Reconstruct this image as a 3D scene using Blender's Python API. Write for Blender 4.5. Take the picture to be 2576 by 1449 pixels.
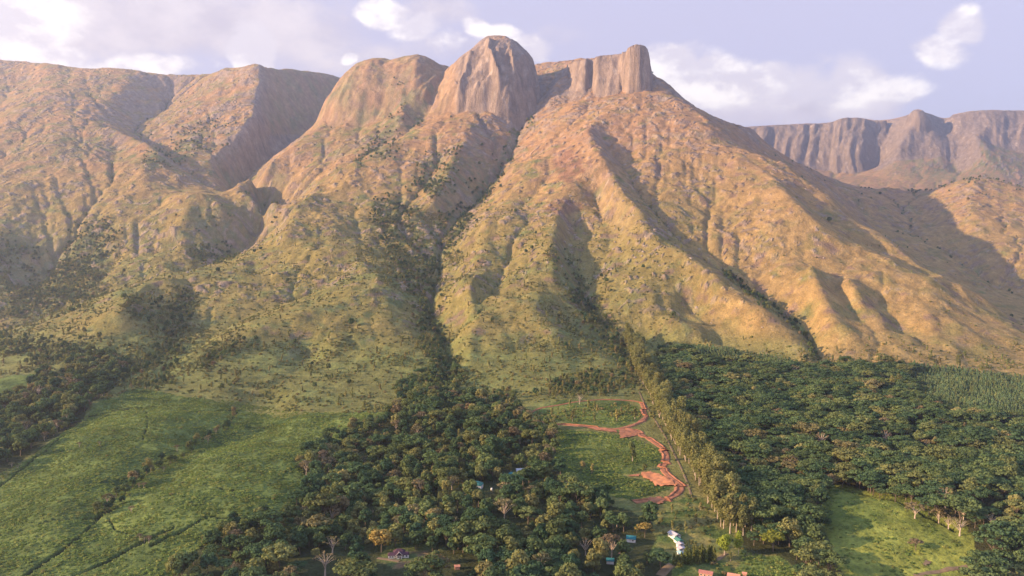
import bpy, math, random, time
import numpy as np
T0 = time.time()
for o in list(bpy.data.objects): bpy.data.objects.remove(o)
scene = bpy.context.scene
col = scene.collection

# ------------------------------------------------------------------ camera
F = 0.70                      # focal length in image widths
PITCH = math.radians(-2.0)
cam_d = bpy.data.cameras.new('camera')
cam = bpy.data.objects.new('camera', cam_d); col.objects.link(cam)
cam_d.sensor_width = 36.0; cam_d.lens = 36.0 * F
cam_d.clip_start = 1.0; cam_d.clip_end = 60000.0
cam.location = (0, 0, 0); cam.rotation_euler = (math.pi / 2 + PITCH, 0, 0)
scene.camera = cam

# ------------------------------------------------------------------ sun, sky, exposure
SUN_EL = math.radians(17.6)
SUN_AZ = math.radians(-101.0)          # clockwise from +Y (view axis): to the left and a little behind
sdir = (math.sin(SUN_AZ) * math.cos(SUN_EL), math.cos(SUN_AZ) * math.cos(SUN_EL), math.sin(SUN_EL))
sun_d = bpy.data.lights.new('sun', 'SUN'); sun_d.energy = 5.0; sun_d.angle = math.radians(0.6)
sun_d.color = (1.0, 0.715, 0.43)
sun = bpy.data.objects.new('sun', sun_d); col.objects.link(sun)
from mathutils import Vector
sun.rotation_euler = Vector(sdir).to_track_quat('Z', 'Y').to_euler()
sun.location = (-400, -200, 600)
world = bpy.data.worlds.new('World'); scene.world = world; world.use_nodes = True
scene.view_settings.view_transform = 'Standard'; scene.view_settings.look = 'None'
scene.view_settings.gamma = 1.0; scene.view_settings.use_curve_mapping = False
scene.view_settings.exposure = 1.4
scene.cycles.max_bounces = 4; scene.cycles.diffuse_bounces = 2; scene.cycles.volume_bounces = 0; scene.cycles.transparent_max_bounces = 4
scene.cycles.transmission_bounces = 2; scene.cycles.glossy_bounces = 1; scene.cycles.use_denoising = True
class NB:
    """small helper for building node trees"""
    def __init__(s, tree): s.t = tree; s.n = tree.nodes; s.l = tree.links
    def new(s, typ, **kw):
        n = s.n.new(typ)
        for k, v in kw.items(): setattr(n, k, v)
        return n
    def put(s, sock, v):
        if hasattr(v, 'is_output'): s.l.new(v, sock)
        else: sock.default_value = v
    def math(s, op, a, b=0.0, c=None, clamp=False):
        n = s.new('ShaderNodeMath', operation=op, use_clamp=clamp); s.put(n.inputs[0], a); s.put(n.inputs[1], b)
        if c is not None: s.put(n.inputs[2], c)
        return n.outputs[0]
    def vec(s, op, a, b=None):
        n = s.new('ShaderNodeVectorMath', operation=op); s.put(n.inputs[0], a)
        if b is not None: s.put(n.inputs[1], b)
        return n.outputs[1] if op == 'LENGTH' else n.outputs[0]
    def rng(s, x, a, b, c=0.0, d=1.0, sm=True):
        n = s.new('ShaderNodeMapRange', interpolation_type='SMOOTHSTEP' if sm else 'LINEAR')
        for i, v in enumerate((x, a, b, c, d)): s.put(n.inputs[i], v)
        return n.outputs[0]
    def noise(s, v, scale, detail=4.0, rough=0.5, dist=0.0):
        n = s.new('ShaderNodeTexNoise'); s.put(n.inputs['Vector'], v); n.inputs['Scale'].default_value = scale
        n.inputs['Detail'].default_value = detail; n.inputs['Roughness'].default_value = rough; n.inputs['Distortion'].default_value = dist
        return n.outputs[0]
    def mix(s, f, a, b, mode='MIX'):
        n = s.new('ShaderNodeMix', data_type='RGBA', blend_type=mode); s.put(n.inputs[0], f); s.put(n.inputs[6], a); s.put(n.inputs[7], b)
        return n.outputs[2]
    def xyz(s, x, y, z):
        n = s.new('ShaderNodeCombineXYZ'); s.put(n.inputs[0], x); s.put(n.inputs[1], y); s.put(n.inputs[2], z); return n.outputs[0]

nt = world.node_tree; nt.nodes.clear(); w = NB(nt)
_o = w.new('ShaderNodeOutputWorld'); _b = w.new('ShaderNodeBackground')
_s = w.new('ShaderNodeTexSky', sky_type='NISHITA', sun_disc=False, sun_elevation=SUN_EL, sun_rotation=SUN_AZ)
_s.altitude = 900.0; _s.air_density = 1.0; _s.dust_density = 2.0; _s.ozone_density = 2.0
SKY_STRENGTH = 0.071
_b.inputs[1].default_value = SKY_STRENGTH
tc = w.new('ShaderNodeTexCoord').outputs['Generated']
sep = w.new('ShaderNodeSeparateXYZ'); nt.links.new(tc, sep.inputs[0])
dy_ = w.math('MAXIMUM', w.math('ABSOLUTE', sep.outputs[1]), 0.12)
A_ = w.math('DIVIDE', sep.outputs[0], dy_); B_ = w.math('DIVIDE', sep.outputs[2], dy_)
front = w.rng(sep.outputs[1], 0.25, 0.5)
wob = w.new('ShaderNodeTexNoise'); nt.links.new(tc, wob.inputs['Vector']); wob.inputs['Scale'].default_value = 9.0; wob.inputs['Detail'].default_value = 4.0
wv = w.vec('SCALE', w.vec('SUBTRACT', wob.outputs['Color'], (0.5, 0.5, 0.5))); wv.node.inputs['Scale'].default_value = 0.05
ab = w.vec('ADD', w.xyz(A_, B_, 0.0), wv)
_FPs = F * 2576.0; _cp, _sp = math.cos(PITCH), math.sin(PITCH)
def _ab(u, v):
    xc = (u - 1288.0) / _FPs; zc = (724.5 - v) / _FPs; y = _cp - _sp * zc
    return xc / y, (_sp + _cp * zc) / y
def blobs(lst):
    r = None
    for u, v, su, sv, k in lst:
        a0, b0 = _ab(u, v)
        d = w.vec('MULTIPLY', w.vec('SUBTRACT', ab, (a0, b0, 0)), (_FPs / su, _FPs / sv, 0))
        q = w.rng(w.vec('LENGTH', d), 0.15, 1.25, k, 0.0)
        r = q if r is None else w.math('MAXIMUM', r, q)
    return r
stretch = w.vec('MULTIPLY', w.vec('ADD', tc, w.vec('MULTIPLY', wv, (.35, .35, .35))), (1.0, 1.0, 1.7))
n1 = w.noise(stretch, 12.0, 10.0, 0.62)
n1s = w.noise(w.vec('ADD', stretch, (-0.018, -0.01, 0.030)), 11.0, 5.0, 0.55)
nbig = w.noise(tc, 3.0, 3.0, 0.5)
WH = [(0, 60, 260, 125, 1.1), (90, 140, 230, 50, .95), (330, 165, 330, 40, .9), (632, 118, 70, 70, 1.7), (640, 155, 55, 50, 1.6), (605, 60, 60, 40, .8), (960, 40, 90, 55, 1.15), (1030, 75, 95, 48, 1.0), (1120, 120, 75, 70, .75), (1190, 68, 60, 40, 1.05),
      (1262, 82, 75, 38, 1.05), (1335, 112, 95, 50, 1.0), (870, 152, 32, 18, 1.1), (1690, 185, 170, 100, 1.15), (1800, 195, 190, 85, 1.15), (1935, 220, 180, 85, 1.05), (2040, 215, 130, 80, .95), (2150, 205, 130, 95, 1.1), (2110, 250, 120, 70, .95), (2255, 210, 130, 60, .8),
      (2060, 150, 60, 30, .5), (2430, 62, 80, 66, 1.05), (2380, 118, 95, 55, .9), (1880, 215, 330, 85, .62), (1780, 250, 190, 55, .75), (1810, 305, 60, 20, .6)]
GR = [(380, 60, 700, 130, 1.1), (760, 90, 260, 110, .85), (1090, 30, 170, 75, .8), (880, 150, 330, 60, .7), (1150, 130, 230, 70, .6), (1400, 85, 130, 45, .5), (1960, 275, 380, 55, .95), (2200, 240, 170, 60, .6), (1800, 240, 260, 80, .8)]
mw = blobs(WH); mg = blobs(GR)
back_cover = w.math('MULTIPLY', w.math('SUBTRACT', 1.0, front), w.rng(nbig, .45, .65, 0.0, .8))
mw = w.math('MAXIMUM', w.math('MULTIPLY', mw, front), back_cover)
mg = w.math('MAXIMUM', w.math('MULTIPLY', mg, front), back_cover)
dw = w.rng(w.math('ADD', mw, w.math('MULTIPLY', w.math('SUBTRACT', n1, 0.5), 1.5)), 0.31, 0.80)
dg = w.rng(w.math('ADD', mg, w.math('MULTIPLY', w.math('SUBTRACT', n1, 0.5), 1.1)), 0.25, 0.95)
n2 = w.noise(stretch, 46.0, 6.0, 0.6)
lit = w.math('ADD', w.rng(w.math('SUBTRACT', n1, n1s), -0.10, 0.14), w.math('MULTIPLY', w.math('SUBTRACT', n2, .5), .7), clamp=True)
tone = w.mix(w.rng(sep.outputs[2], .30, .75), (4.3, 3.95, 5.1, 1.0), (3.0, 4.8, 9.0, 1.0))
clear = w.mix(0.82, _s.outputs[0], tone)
white = w.mix(lit, (5.1, 4.65, 5.1, 1.0), (7.7, 7.1, 6.7, 1.0))
grey = w.mix(w.rng(n1, .3, .7), (4.1, 3.65, 4.2, 1.0), (5.5, 4.9, 5.1, 1.0))
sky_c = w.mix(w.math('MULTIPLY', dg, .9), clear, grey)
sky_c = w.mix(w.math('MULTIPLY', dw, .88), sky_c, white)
ms = blobs([(1880, 290, 330, 42, .95), (2130, 285, 200, 38, .85), (1990, 250, 90, 40, .6), (1760, 262, 130, 30, .5), (2215, 262, 90, 34, .7)])
dsh = w.math('MULTIPLY', w.math('MULTIPLY', w.rng(w.math('ADD', ms, w.math('MULTIPLY', w.math('SUBTRACT', n1, 0.5), 1.0)), .3, .9), front), .75)
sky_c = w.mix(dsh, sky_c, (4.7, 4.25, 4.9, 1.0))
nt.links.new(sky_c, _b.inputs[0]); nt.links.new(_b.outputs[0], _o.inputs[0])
# ------------------------------------------------------------------ noise
_rng = np.random.default_rng(11)
_PERM = _rng.permutation(4096)
_GA = _rng.random(4096) * 2 * np.pi
_GX, _GY = np.cos(_GA).astype(np.float32), np.sin(_GA).astype(np.float32)
def perlin(x, y, seed=0):
    xi = np.floor(x).astype(np.int64); yi = np.floor(y).astype(np.int64)
    fx = (x - xi).astype(np.float32); fy = (y - yi).astype(np.float32)
    def g(ix, iy, dx, dy):
        h = _PERM[(_PERM[(ix + seed * 131) & 4095] + iy) & 4095]
        return _GX[h] * dx + _GY[h] * dy
    u = fx * fx * fx * (fx * (fx * 6 - 15) + 10); v = fy * fy * fy * (fy * (fy * 6 - 15) + 10)
    a = g(xi, yi, fx, fy); b = g(xi + 1, yi, fx - 1, fy)
    c = g(xi, yi + 1, fx, fy - 1); d = g(xi + 1, yi + 1, fx - 1, fy - 1)
    return (a + u * (b - a)) * (1 - v) + (c + u * (d - c)) * v * 1.0
def fbm(x, y, octv=4, seed=0, gain=0.5):
    s = 0.0; a = 1.0; t = 0.0
    for i in range(octv):
        s = s + a * perlin(x * 2 ** i + 17.3 * i, y * 2 ** i - 9.1 * i, seed + i); t += a; a *= gain
    return s / t * 1.5
def ridged(x, y, octv=4, seed=0, gain=0.5):
    s = 0.0; a = 1.0; t = 0.0
    for i in range(octv):
        s = s + a * (1 - 2 * np.abs(perlin(x * 2 ** i + 17.3 * i, y * 2 ** i - 9.1 * i, seed + i))); t += a; a *= gain
    return s / t
def smooth(a, b, x):
    t = np.clip((x - a) / (b - a), 0, 1); return t * t * (3 - 2 * t)

# ------------------------------------------------------------------ terrain: surveyed ridge and valley lines
FP = F * 2576.0
CP, SP = math.cos(PITCH), math.sin(PITCH)
def P(u, v, D):
    """direction (u, v) of the survey drawing at ground distance D -> world point"""
    xc = (u - 1288.0) / FP; zc = (724.5 - v) / FP
    y = CP - SP * zc; z = SP + CP * zc
    return xc / y * D, D, z / y * D
def proj(x, y, z):
    d = y * CP + z * SP; h = -y * SP + z * CP
    return 1288.0 + x / d * FP, 724.5 - h / d * FP
_tab = {
 'p': ([880, 920, 1000, 1100, 1200, 1300, 1449, 1700], [1446, 1288, 1036, 820, 685, 578, 480, 380]),
 'c': ([101, 160, 270, 350, 450, 550, 661, 750, 800, 880, 950, 1000, 1100, 1200, 1300, 1449],
       [3550, 3450, 3150, 2800, 2430, 2100, 1800, 1580, 1460, 1310, 1150, 1036, 820, 685, 578, 480]),
 'l': ([152, 200, 300, 400, 500, 600, 700, 780, 850], [4500, 4100, 3450, 3000, 2650, 2350, 2150, 1950, 1750]),
}
def Dt(k, v): return float(np.interp(v, _tab[k][0], _tab[k][1]))
CON = []                                # constraint samples (x, y, z, weight)
def line(k, pts, w=1.0, off=0.0):
    """pts: (u, v, offset) with distance from table k, or (u, v, D) when k is None"""
    q = [P(u, v, (d if k is None else Dt(k, v) + d) + off) for u, v, d in pts]
    for a, b in zip(q[:-1], q[1:]):
        n = max(2, int(math.dist(a, b) / 6))
        for i in range(n + 1):
            t = i / n; CON.append((a[0] + (b[0] - a[0]) * t, a[1] + (b[1] - a[1]) * t, a[2] + (b[2] - a[2]) * t, w))
def crest(pts, back, w=1.0):
    """a skyline with level ground behind its edge"""
    line(None, pts, w)
    n0 = len(CON); line(None, pts, w)
    for i in range(n0, len(CON)):
        x, y, z, ww = CON[i]; k = (y + back) / y; CON[i] = (x * k, y * k, z + 4, ww)
# plain
for v in (1700, 1449, 1370, 1300, 1200, 1100):
    line('p', [(-300, v, 0), (2900, v, 0)], .3)
line('p', [(-300, 1030, -30), (200, 1060, 0), (700, 1020, 0), (1000, 1020, 10), (1300, 1040, 0), (1700, 1000, 0), (2100, 1000, 0), (2900, 1030, 0)], .3)
line('p', [(1650, 900, 0), (1800, 895, 0), (2040, 925, 0), (2200, 935, 0), (2400, 945, 0), (2600, 965, 0), (2900, 990, 0)])
# left mountain
crest([(-300, 120, 4700), (-100, 140, 4600), (0, 150, 4520), (100, 157, 4480), (143, 161, 4450), (193, 170, 4430), (217, 174, 4420), (277, 172, 4380), (333, 177, 4380), (400, 182, 4400),
            (443, 190, 4450), (493, 187, 4420), (540, 182, 4350), (573, 172, 4280), (617, 167, 4200), (650, 163, 4130), (677, 169, 4200), (700, 172, 4280), (750, 172, 4450), (800, 178, 4600), (859, 189, 4750), (902, 189, 4850), (1000, 195, 4950)], 160)
line(None, [(650, 163, 4130), (650, 200, 3980), (652, 233, 3860), (645, 283, 3640), (625, 312, 3500), (600, 350, 3400), (530, 398, 3180), (535, 440, 3020), (548, 470, 2900)])   # L1 spur
line(None, [(900, 195, 4800), (860, 262, 4560), (790, 330, 4150), (700, 395, 3700), (620, 455, 3350), (585, 482, 3160), (600, 505, 3050), (640, 530, 2900), (678, 560, 2700), (663, 592, 2560), (625, 625, 2440), (598, 655, 2350),
            (520, 690, 2180), (420, 712, 2040), (300, 748, 1950), (200, 788, 1880), (100, 824, 1800), (0, 862, 1730), (-150, 905, 1680), (-300, 935, 1650)])  # creek behind the front crest
line(None, [(333, 180, 4370), (333, 200, 4250), (300, 213, 4100), (232, 262, 3760), (215, 295, 3560), (250, 322, 3380), (310, 330, 3270), (350, 350, 3180), (397, 380, 3040), (412, 440, 2850)])   # L3
line(None, [(440, 215, 4400), (415, 270, 4130), (345, 312, 3790), (335, 322, 3700), (370, 365, 3440), (420, 410, 3150), (480, 440, 2980), (540, 480, 2880), (590, 500, 2960)])                      # valley between L3 and L1
line(None, [(143, 165, 4400), (110, 210, 4050), (70, 260, 3700), (10, 320, 3350), (-60, 380, 3100)], .6)
line(None, [(60, 200, 4250), (0, 262, 3900), (-80, 330, 3500)], .6)
line(None, [(215, 295, 3560), (150, 330, 3260), (90, 400, 2960), (40, 480, 2640), (0, 560, 2400), (-60, 640, 2180)])        # broad spur of the left mountain
line(None, [(300, 365, 3220), (270, 430, 2900), (235, 500, 2650), (205, 560, 2480), (160, 620, 2360), (120, 690, 2250), (60, 750, 2160)])  # hollow
line(None, [(397, 380, 3040), (350, 460, 2740), (300, 520, 2540), (320, 560, 2440), (290, 610, 2330), (280, 660, 2260)])
line(None, [(400, 520, 2560), (440, 500, 2570), (493, 488, 2560), (560, 520, 2500), (620, 560, 2470), (655, 585, 2470)])    # knob K1
line(None, [(493, 490, 2560), (465, 540, 2420), (450, 600, 2320), (430, 640, 2270)])
line(None, [(412, 445, 2850), (440, 478, 2740), (500, 480, 2740), (570, 500, 2780)], .6)
# front crest, lower left
line(None, [(-300, 930, 1480), (-100, 880, 1520), (0, 840, 1550), (100, 800, 1610), (180, 770, 1650), (330, 718, 1720), (420, 692, 1780), (520, 672, 1880), (600, 648, 2000), (680, 600, 2200), (720, 560, 2330), (790, 480, 2560), (860, 400, 2830)])
line('c', [(430, 700, -20), (367, 713, -30), (317, 750, -60), (300, 800, -60), (280, 850, -40), (240, 900, -20), (150, 960, 0)])
line('c', [(470, 760, 60), (440, 820, 40), (430, 880, 20), (400, 960, 10)])
line('c', [(950, 720, -40), (833, 768, -50), (733, 785, -50), (633, 826, -60), (527, 863, -60), (430, 915, -40), (330, 960, -10)])
line('c', [(880, 700, 60), (760, 750, 50), (640, 800, 40), (540, 845, 40), (480, 900, 30)])
line('c', [(720, 850, -20), (800, 900, 20), (700, 960, 0), (600, 1000, 0)], .5)
# central mountain: left edge, crests
line(None, [(902, 189, 3700), (880, 230, 3560), (859, 263, 3460), (833, 290, 3360), (800, 323, 3240), (733, 363, 3060), (667, 410, 2900), (627, 450, 2800), (588, 476, 2720)])
line(None, [(690, 505, 2500), (640, 490, 2600), (588, 476, 2720)], .6)
crest([(902, 189, 3700), (919, 177, 3680), (942, 163, 3650), (969, 159, 3650), (1005, 162, 3650), (1015, 155, 3640), (1039, 152, 3640), (1065, 153, 3650), (1099, 160, 3680), (1125, 170, 3720), (1142, 182, 3740), (1180, 195, 3760)], 90)
line(None, [(925, 200, 3560), (960, 195, 3550), (1005, 200, 3540), (1060, 190, 3540), (1100, 200, 3560)], .7)
line(None, [(1045, 185, 3580), (1015, 217, 3480), (1002, 277, 3240), (975, 333, 3030), (942, 377, 2880), (912, 405, 2780), (870, 440, 2650), (800, 500, 2440), (740, 560, 2260)])      # G0a
line(None, [(1025, 240, 3300), (1010, 270, 3180), (1005, 310, 3060), (1010, 335, 3000)])     # rib
line(None, [(1095, 205, 3480), (1070, 262, 3300), (1042, 318, 3100), (1010, 345, 2990)])     # G0b
line(None, [(1062, 317, 2960), (1000, 358, 2790), (950, 392, 2660), (900, 440, 2520), (870, 500, 2330), (860, 560, 2130), (880, 620, 1920), (900, 670, 1780), (935, 700, 1680), (955, 735, 1600), (1000, 790, 1480), (1040, 850, 1360), (1060, 910, 1240), (1090, 960, 1140)])    # C2
line('c', [(880, 400, 30), (800, 450, 20), (740, 520, 20), (720, 600, 0), (800, 640, 0), (860, 670, 20)], .5)
line(None, [(1422, 163, 3560), (1395, 200, 3480), (1365, 247, 3350), (1325, 293, 3200), (1302, 320, 3090), (1289, 367, 2900), (1275, 400, 2780), (1252, 430, 2680), (1225, 470, 2560), (1205, 505, 2440), (1160, 545, 2300), (1135, 580, 2180), (1115, 610, 2080),
            (1105, 650, 1960), (1103, 683, 1860), (1088, 750, 1680), (1085, 800, 1560), (1105, 843, 1450), (1125, 883, 1360), (1135, 930, 1250), (1115, 990, 1080), (1050, 1050, 940), (960, 1130, 790), (880, 1230, 660), (800, 1400, 510)])       # G1 main stream
line(None, [(1062, 317, 2960), (1130, 300, 3020), (1192, 293, 3040), (1292, 293, 3120)], .6)
line(None, [(1180, 310, 2920), (1150, 380, 2660), (1120, 440, 2430), (1090, 500, 2260)], .6)
line('c', [(1095, 420, 70), (1060, 470, 70), (1020, 530, 90), (1010, 590, 90), (1030, 650, 80), (1050, 720, 60)], .8)     # side hollow
# right block, tower
crest([(1422, 162, 3560), (1439, 156, 3440), (1475, 148, 3370), (1505, 143, 3340), (1552, 138, 3320), (1575, 137, 3310)], 60)
line(None, [(1450, 160, 3900), (1560, 140, 3420), (1640, 190, 3400), (1680, 225, 3350)], .6)
line(None, [(1352, 152, 3950), (1392, 155, 3950), (1422, 158, 3950), (1450, 160, 3900)])
line(None, [(1395, 272, 3110), (1430, 266, 3105), (1470, 258, 3090), (1500, 252, 3080), (1560, 238, 3065), (1610, 230, 3055), (1640, 240, 3065)])
line(None, [(1385, 225, 3220), (1408, 195, 3300)], .6)
line(None, [(1637, 185, 3170), (1659, 197, 3170), (1685, 223, 3120), (1717, 253, 3080), (1750, 285, 3060), (1780, 297, 3080), (1840, 318, 3120), (1870, 316, 3160), (1890, 330, 3160)])
line(None, [(1640, 240, 3000), (1700, 250, 2920), (1740, 270, 2840), (1767, 290, 2780), (1784, 333, 2620), (1850, 367, 2520), (1904, 382, 2480), (1964, 412, 2420), (2000, 437, 2380), (2017, 457, 2330), (2050, 483, 2280), (2090, 502, 2240), (2110, 525, 2180), (2177, 570, 2060),
            (2200, 583, 2030), (2250, 618, 1950), (2334, 683, 1800), (2400, 725, 1720), (2480, 770, 1640), (2600, 830, 1560), (2900, 920, 1460)])   # B outer crest
line(None, [(1904, 395, 2440), (1917, 430, 2280), (1945, 436, 2240), (1977, 483, 2100), (2007, 516, 2010), (2030, 556, 1920), (2067, 580, 1880), (2117, 606, 1850), (2150, 626, 1820), (2217, 646, 1790), (2284, 685, 1700), (2334, 712, 1650), (2360, 756, 1560), (2400, 790, 1500), (2467, 822, 1440), (2600, 868, 1370), (2900, 950, 1330)])   # A crest
line(None, [(1975, 440, 2330), (2020, 490, 2200), (2060, 540, 2090), (2120, 580, 2020), (2180, 612, 1960), (2260, 650, 1880), (2330, 705, 1760)], .7)
line(None, [(1560, 248, 2960), (1505, 295, 2740), (1480, 335, 2560), (1492, 360, 2480), (1512, 397, 2350), (1529, 430, 2250), (1552, 483, 2090), (1592, 510, 2020), (1612, 550, 1920), (1639, 586, 1840), (1675, 616, 1770), (1717, 643, 1710), (1767, 680, 1630), (1817, 713, 1570), (1874, 753, 1500), (1917, 783, 1450), (1970, 820, 1400), (2004, 850, 1360), (2027, 873, 1340), (2034, 915, 1270)])   # crest C3
line(None, [(1500, 342, 2660), (1545, 400, 2480), (1592, 470, 2270), (1645, 537, 2080), (1705, 600, 1920), (1765, 645, 1820), (1835, 692, 1730), (1905, 745, 1630), (1975, 795, 1540), (2034, 845, 1450), (2050, 895, 1340), (2050, 930, 1250)])  # G2
line(None, [(1565, 252, 2930), (1640, 275, 2800), (1700, 300, 2720), (1740, 350, 2560), (1760, 420, 2380), (1800, 500, 2180), (1840, 570, 2000), (1870, 640, 1860), (1920, 700, 1740)], .6)
line('c', [(1400, 260, -60), (1390, 330, -80), (1370, 400, -90), (1400, 440, -100), (1420, 500, -100), (1410, 560, -100), (1395, 616, -100), (1389, 643, -100), (1399, 690, -90), (1359, 723, -80), (1345, 743, -80), (1352, 783, -70), (1385, 840, -50), (1430, 900, -30), (1470, 960, -10)])     # S crest
line('c', [(1440, 560, 10), (1415, 640, 30), (1440, 700, 50), (1470, 760, 60), (1500, 810, 60), (1540, 850, 50), (1565, 890, 40), (1600, 930, 30)])       # S gully
line('c', [(1500, 500, -30), (1530, 580, -20), (1560, 660, -20), (1620, 740, -20), (1700, 800, 0), (1780, 850, 0), (1850, 890, 10)], .6)
line('c', [(1720, 770, 50), (1790, 810, 50), (1850, 840, 50), (1930, 880, 40)], .6)
line('c', [(1300, 420, -30), (1260, 500, -30), (1220, 580, -30), (1200, 660, -40), (1180, 740, -40), (1190, 820, -40), (1180, 880, -30), (1200, 930, -10)], .6)
line('c', [(1290, 640, 10), (1250, 720, 20), (1170, 790, 20), (1150, 850, 20)], .6)
line('c', [(1280, 800, -30), (1250, 900, -10), (1240, 980, 0)], .5)
# right lower spurs
line(None, [(2054, 656, 1750), (2075, 692, 1680), (2097, 730, 1610), (2117, 760, 1560), (2150, 790, 1510), (2184, 823, 1460), (2234, 846, 1420), (2300, 863, 1390), (2384, 883, 1340), (2450, 916, 1280)])   # F gully
line(None, [(2040, 660, 1660), (2060, 730, 1520), (2090, 790, 1430), (2130, 840, 1370), (2200, 866, 1340), (2290, 885, 1310), (2370, 905, 1270)])
line(None, [(2120, 690, 1610), (2170, 770, 1490), (2230, 820, 1420), (2300, 850, 1380)], .8)
line(None, [(2200, 760, 1560), (2250, 815, 1480), (2290, 850, 1420)], .7)
line(None, [(2330, 770, 1500), (2350, 840, 1390), (2420, 890, 1300)], .7)
# right valley, right hill
line(None, [(1900, 345, 4300), (1990, 410, 3900), (2090, 455, 3500), (2150, 500, 3150), (2190, 560, 2850), (2240, 615, 2550), (2320, 680, 2280), (2440, 765, 2020), (2560, 830, 1820), (2700, 880, 1660), (2900, 940, 1500)])
crest([(2060, 440, 4300), (2110, 470, 4000), (2150, 488, 3800), (2190, 480, 3600), (2230, 475, 3500), (2300, 487, 3450), (2350, 479, 3350), (2400, 456, 3280), (2450, 447, 3250), (2500, 455, 3220), (2576, 475, 3150), (2900, 520, 3000)], 80)
line(None, [(2300, 490, 3420), (2320, 560, 2980), (2380, 620, 2680), (2440, 680, 2420), (2520, 730, 2250), (2640, 780, 2080)], .8)
line(None, [(2450, 450, 3230), (2440, 520, 2900), (2470, 590, 2640), (2540, 650, 2430), (2660, 720, 2230)], .8)
line(None, [(2250, 480, 3460), (2270, 540, 3120), (2290, 600, 2800)], .6)
# far cliffs
crest([(1780, 332, 6800), (1870, 322, 6800), (1900, 320, 6780), (1990, 313, 6750), (2080, 308, 6720), (2110, 298, 6680), (2130, 293, 6650), (2160, 294, 6650), (2200, 305, 6700), (2250, 297, 6500), (2285, 288, 6300), (2305, 278, 6250), (2330, 282, 6300), (2350, 298, 6450), (2380, 299, 6400), (2395, 286, 6250), (2430, 279, 6200), (2490, 275, 6150), (2576, 278, 6150), (2900, 285, 6100)], 220)
line(None, [(1780, 420, 6250), (1900, 420, 6200), (2000, 425, 6150), (2080, 430, 6120), (2150, 430, 6100), (2220, 425, 6100)])
line(None, [(2305, 290, 6190), (2275, 340, 6040), (2245, 400, 5880), (2200, 445, 5700)], .8)
line(None, [(2330, 300, 6200), (2360, 360, 5980), (2390, 420, 5760), (2420, 450, 5600)], .8)
line(None, [(2365, 305, 6330), (2400, 360, 6020), (2430, 400, 5800)], .6)
line(None, [(2450, 330, 5900), (2500, 400, 5550), (2576, 440, 5350), (2900, 470, 5200)], .6)
line(None, [(1780, 480, 4900), (2100, 480, 4800), (2300, 490, 4800), (2900, 520, 4700)], .6)
# land behind the skylines
line(None, [(-300, 250, 5400), (0, 260, 5400), (500, 280, 5500), (900, 280, 5600), (1100, 290, 5600)], .5)
line(None, [(1150, 300, 4500), (1400, 270, 4600), (1600, 330, 4400), (1750, 400, 4200), (1840, 420, 4000)], .6)
line(None, [(-300, 400, 8500), (1300, 420, 8500), (1800, 450, 8500), (2900, 420, 8500)], .5)

rows = np.concatenate([np.geomspace(330, 1500, 300, endpoint=False), np.linspace(1500, 2900, 260, endpoint=False), np.linspace(2900, 3760, 200, endpoint=False),
                       np.linspace(3760, 4700, 110, endpoint=False), np.linspace(4700, 5900, 40, endpoint=False), np.linspace(5900, 6700, 110, endpoint=False), np.linspace(6700, 9500, 20)])
NR = len(rows); NC = 1000
ts = np.linspace(-0.92, 0.92, NC)
TT, DD = np.meshgrid(ts, rows); XX = TT * DD; YY = DD
# base surface: membrane through the survey lines on a half-resolution grid, coarse to fine
C = np.array(CON)
def solve():
    z = None
    for st, its in ((16, 500), (8, 500), (4, 600), (2, 700)):
        r = rows[::st]; t = ts[::st]; n, m = len(r), len(t)
        ri = np.clip(np.searchsorted((r[1:] + r[:-1]) / 2, C[:, 1]), 0, n - 1)
        ti = np.clip(np.round((C[:, 0] / C[:, 1] - t[0]) / (t[1] - t[0])).astype(int), 0, m - 1)
        num = np.zeros((n, m)); den = np.zeros((n, m))
        np.add.at(num, (ri, ti), C[:, 2] * C[:, 3]); np.add.at(den, (ri, ti), C[:, 3])
        fix = den > 0; val = np.where(fix, num / np.maximum(den, 1e-9), 0)
        if z is None: z = np.full((n, m), val[fix].mean())
        else:
            zr = np.stack([np.interp(np.arange(m) * 0.5, np.arange(z.shape[1]), q) for q in z])
            rp = np.clip(np.arange(n) * 0.5, 0, z.shape[0] - 1)
            i0 = np.floor(rp).astype(int); i1 = np.minimum(i0 + 1, z.shape[0] - 1); f = (rp - i0)[:, None]
            z = zr[i0] * (1 - f) + zr[i1] * f
        d = np.gradient(r); dx = r * (t[1] - t[0])
        wx = (1 / dx ** 2)[:, None]; wy = (1 / d ** 2)[:, None]; ws = 2 * (wx + wy)
        z[fix] = val[fix]
        for k in range(its):
            zp = np.pad(z, 1, mode='edge')
            nz = ((zp[1:-1, 2:] + zp[1:-1, :-2]) * wx + (zp[2:, 1:-1] + zp[:-2, 1:-1]) * wy) / ws
            z = np.where(fix, val, z + 1.0 * (nz - z))
    return z
def up2(z, n, m):
    zr = np.stack([np.interp(np.linspace(0, z.shape[1] - 1, m), np.arange(z.shape[1]), q) for q in z])
    rp = np.interp(np.arange(n), np.arange(0, n, 2)[:z.shape[0]], np.arange(z.shape[0]))
    i0 = np.floor(rp).astype(int); i1 = np.minimum(i0 + 1, z.shape[0] - 1); f = (rp - i0)[:, None]
    return zr[i0] * (1 - f) + zr[i1] * f
def blur(z, k):
    for _ in range(k):
        zp = np.pad(z, ((0, 0), (1, 1)), mode='edge'); z = (zp[:, 2:] + zp[:, :-2] + 2 * z) / 4
        zp = np.pad(z, ((1, 1), (0, 0)), mode='edge'); z = (zp[2:] + zp[:-2] + 2 * z) / 4
    return z
Hc = blur(solve(), 2)
print('solve', time.time() - T0)
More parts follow.
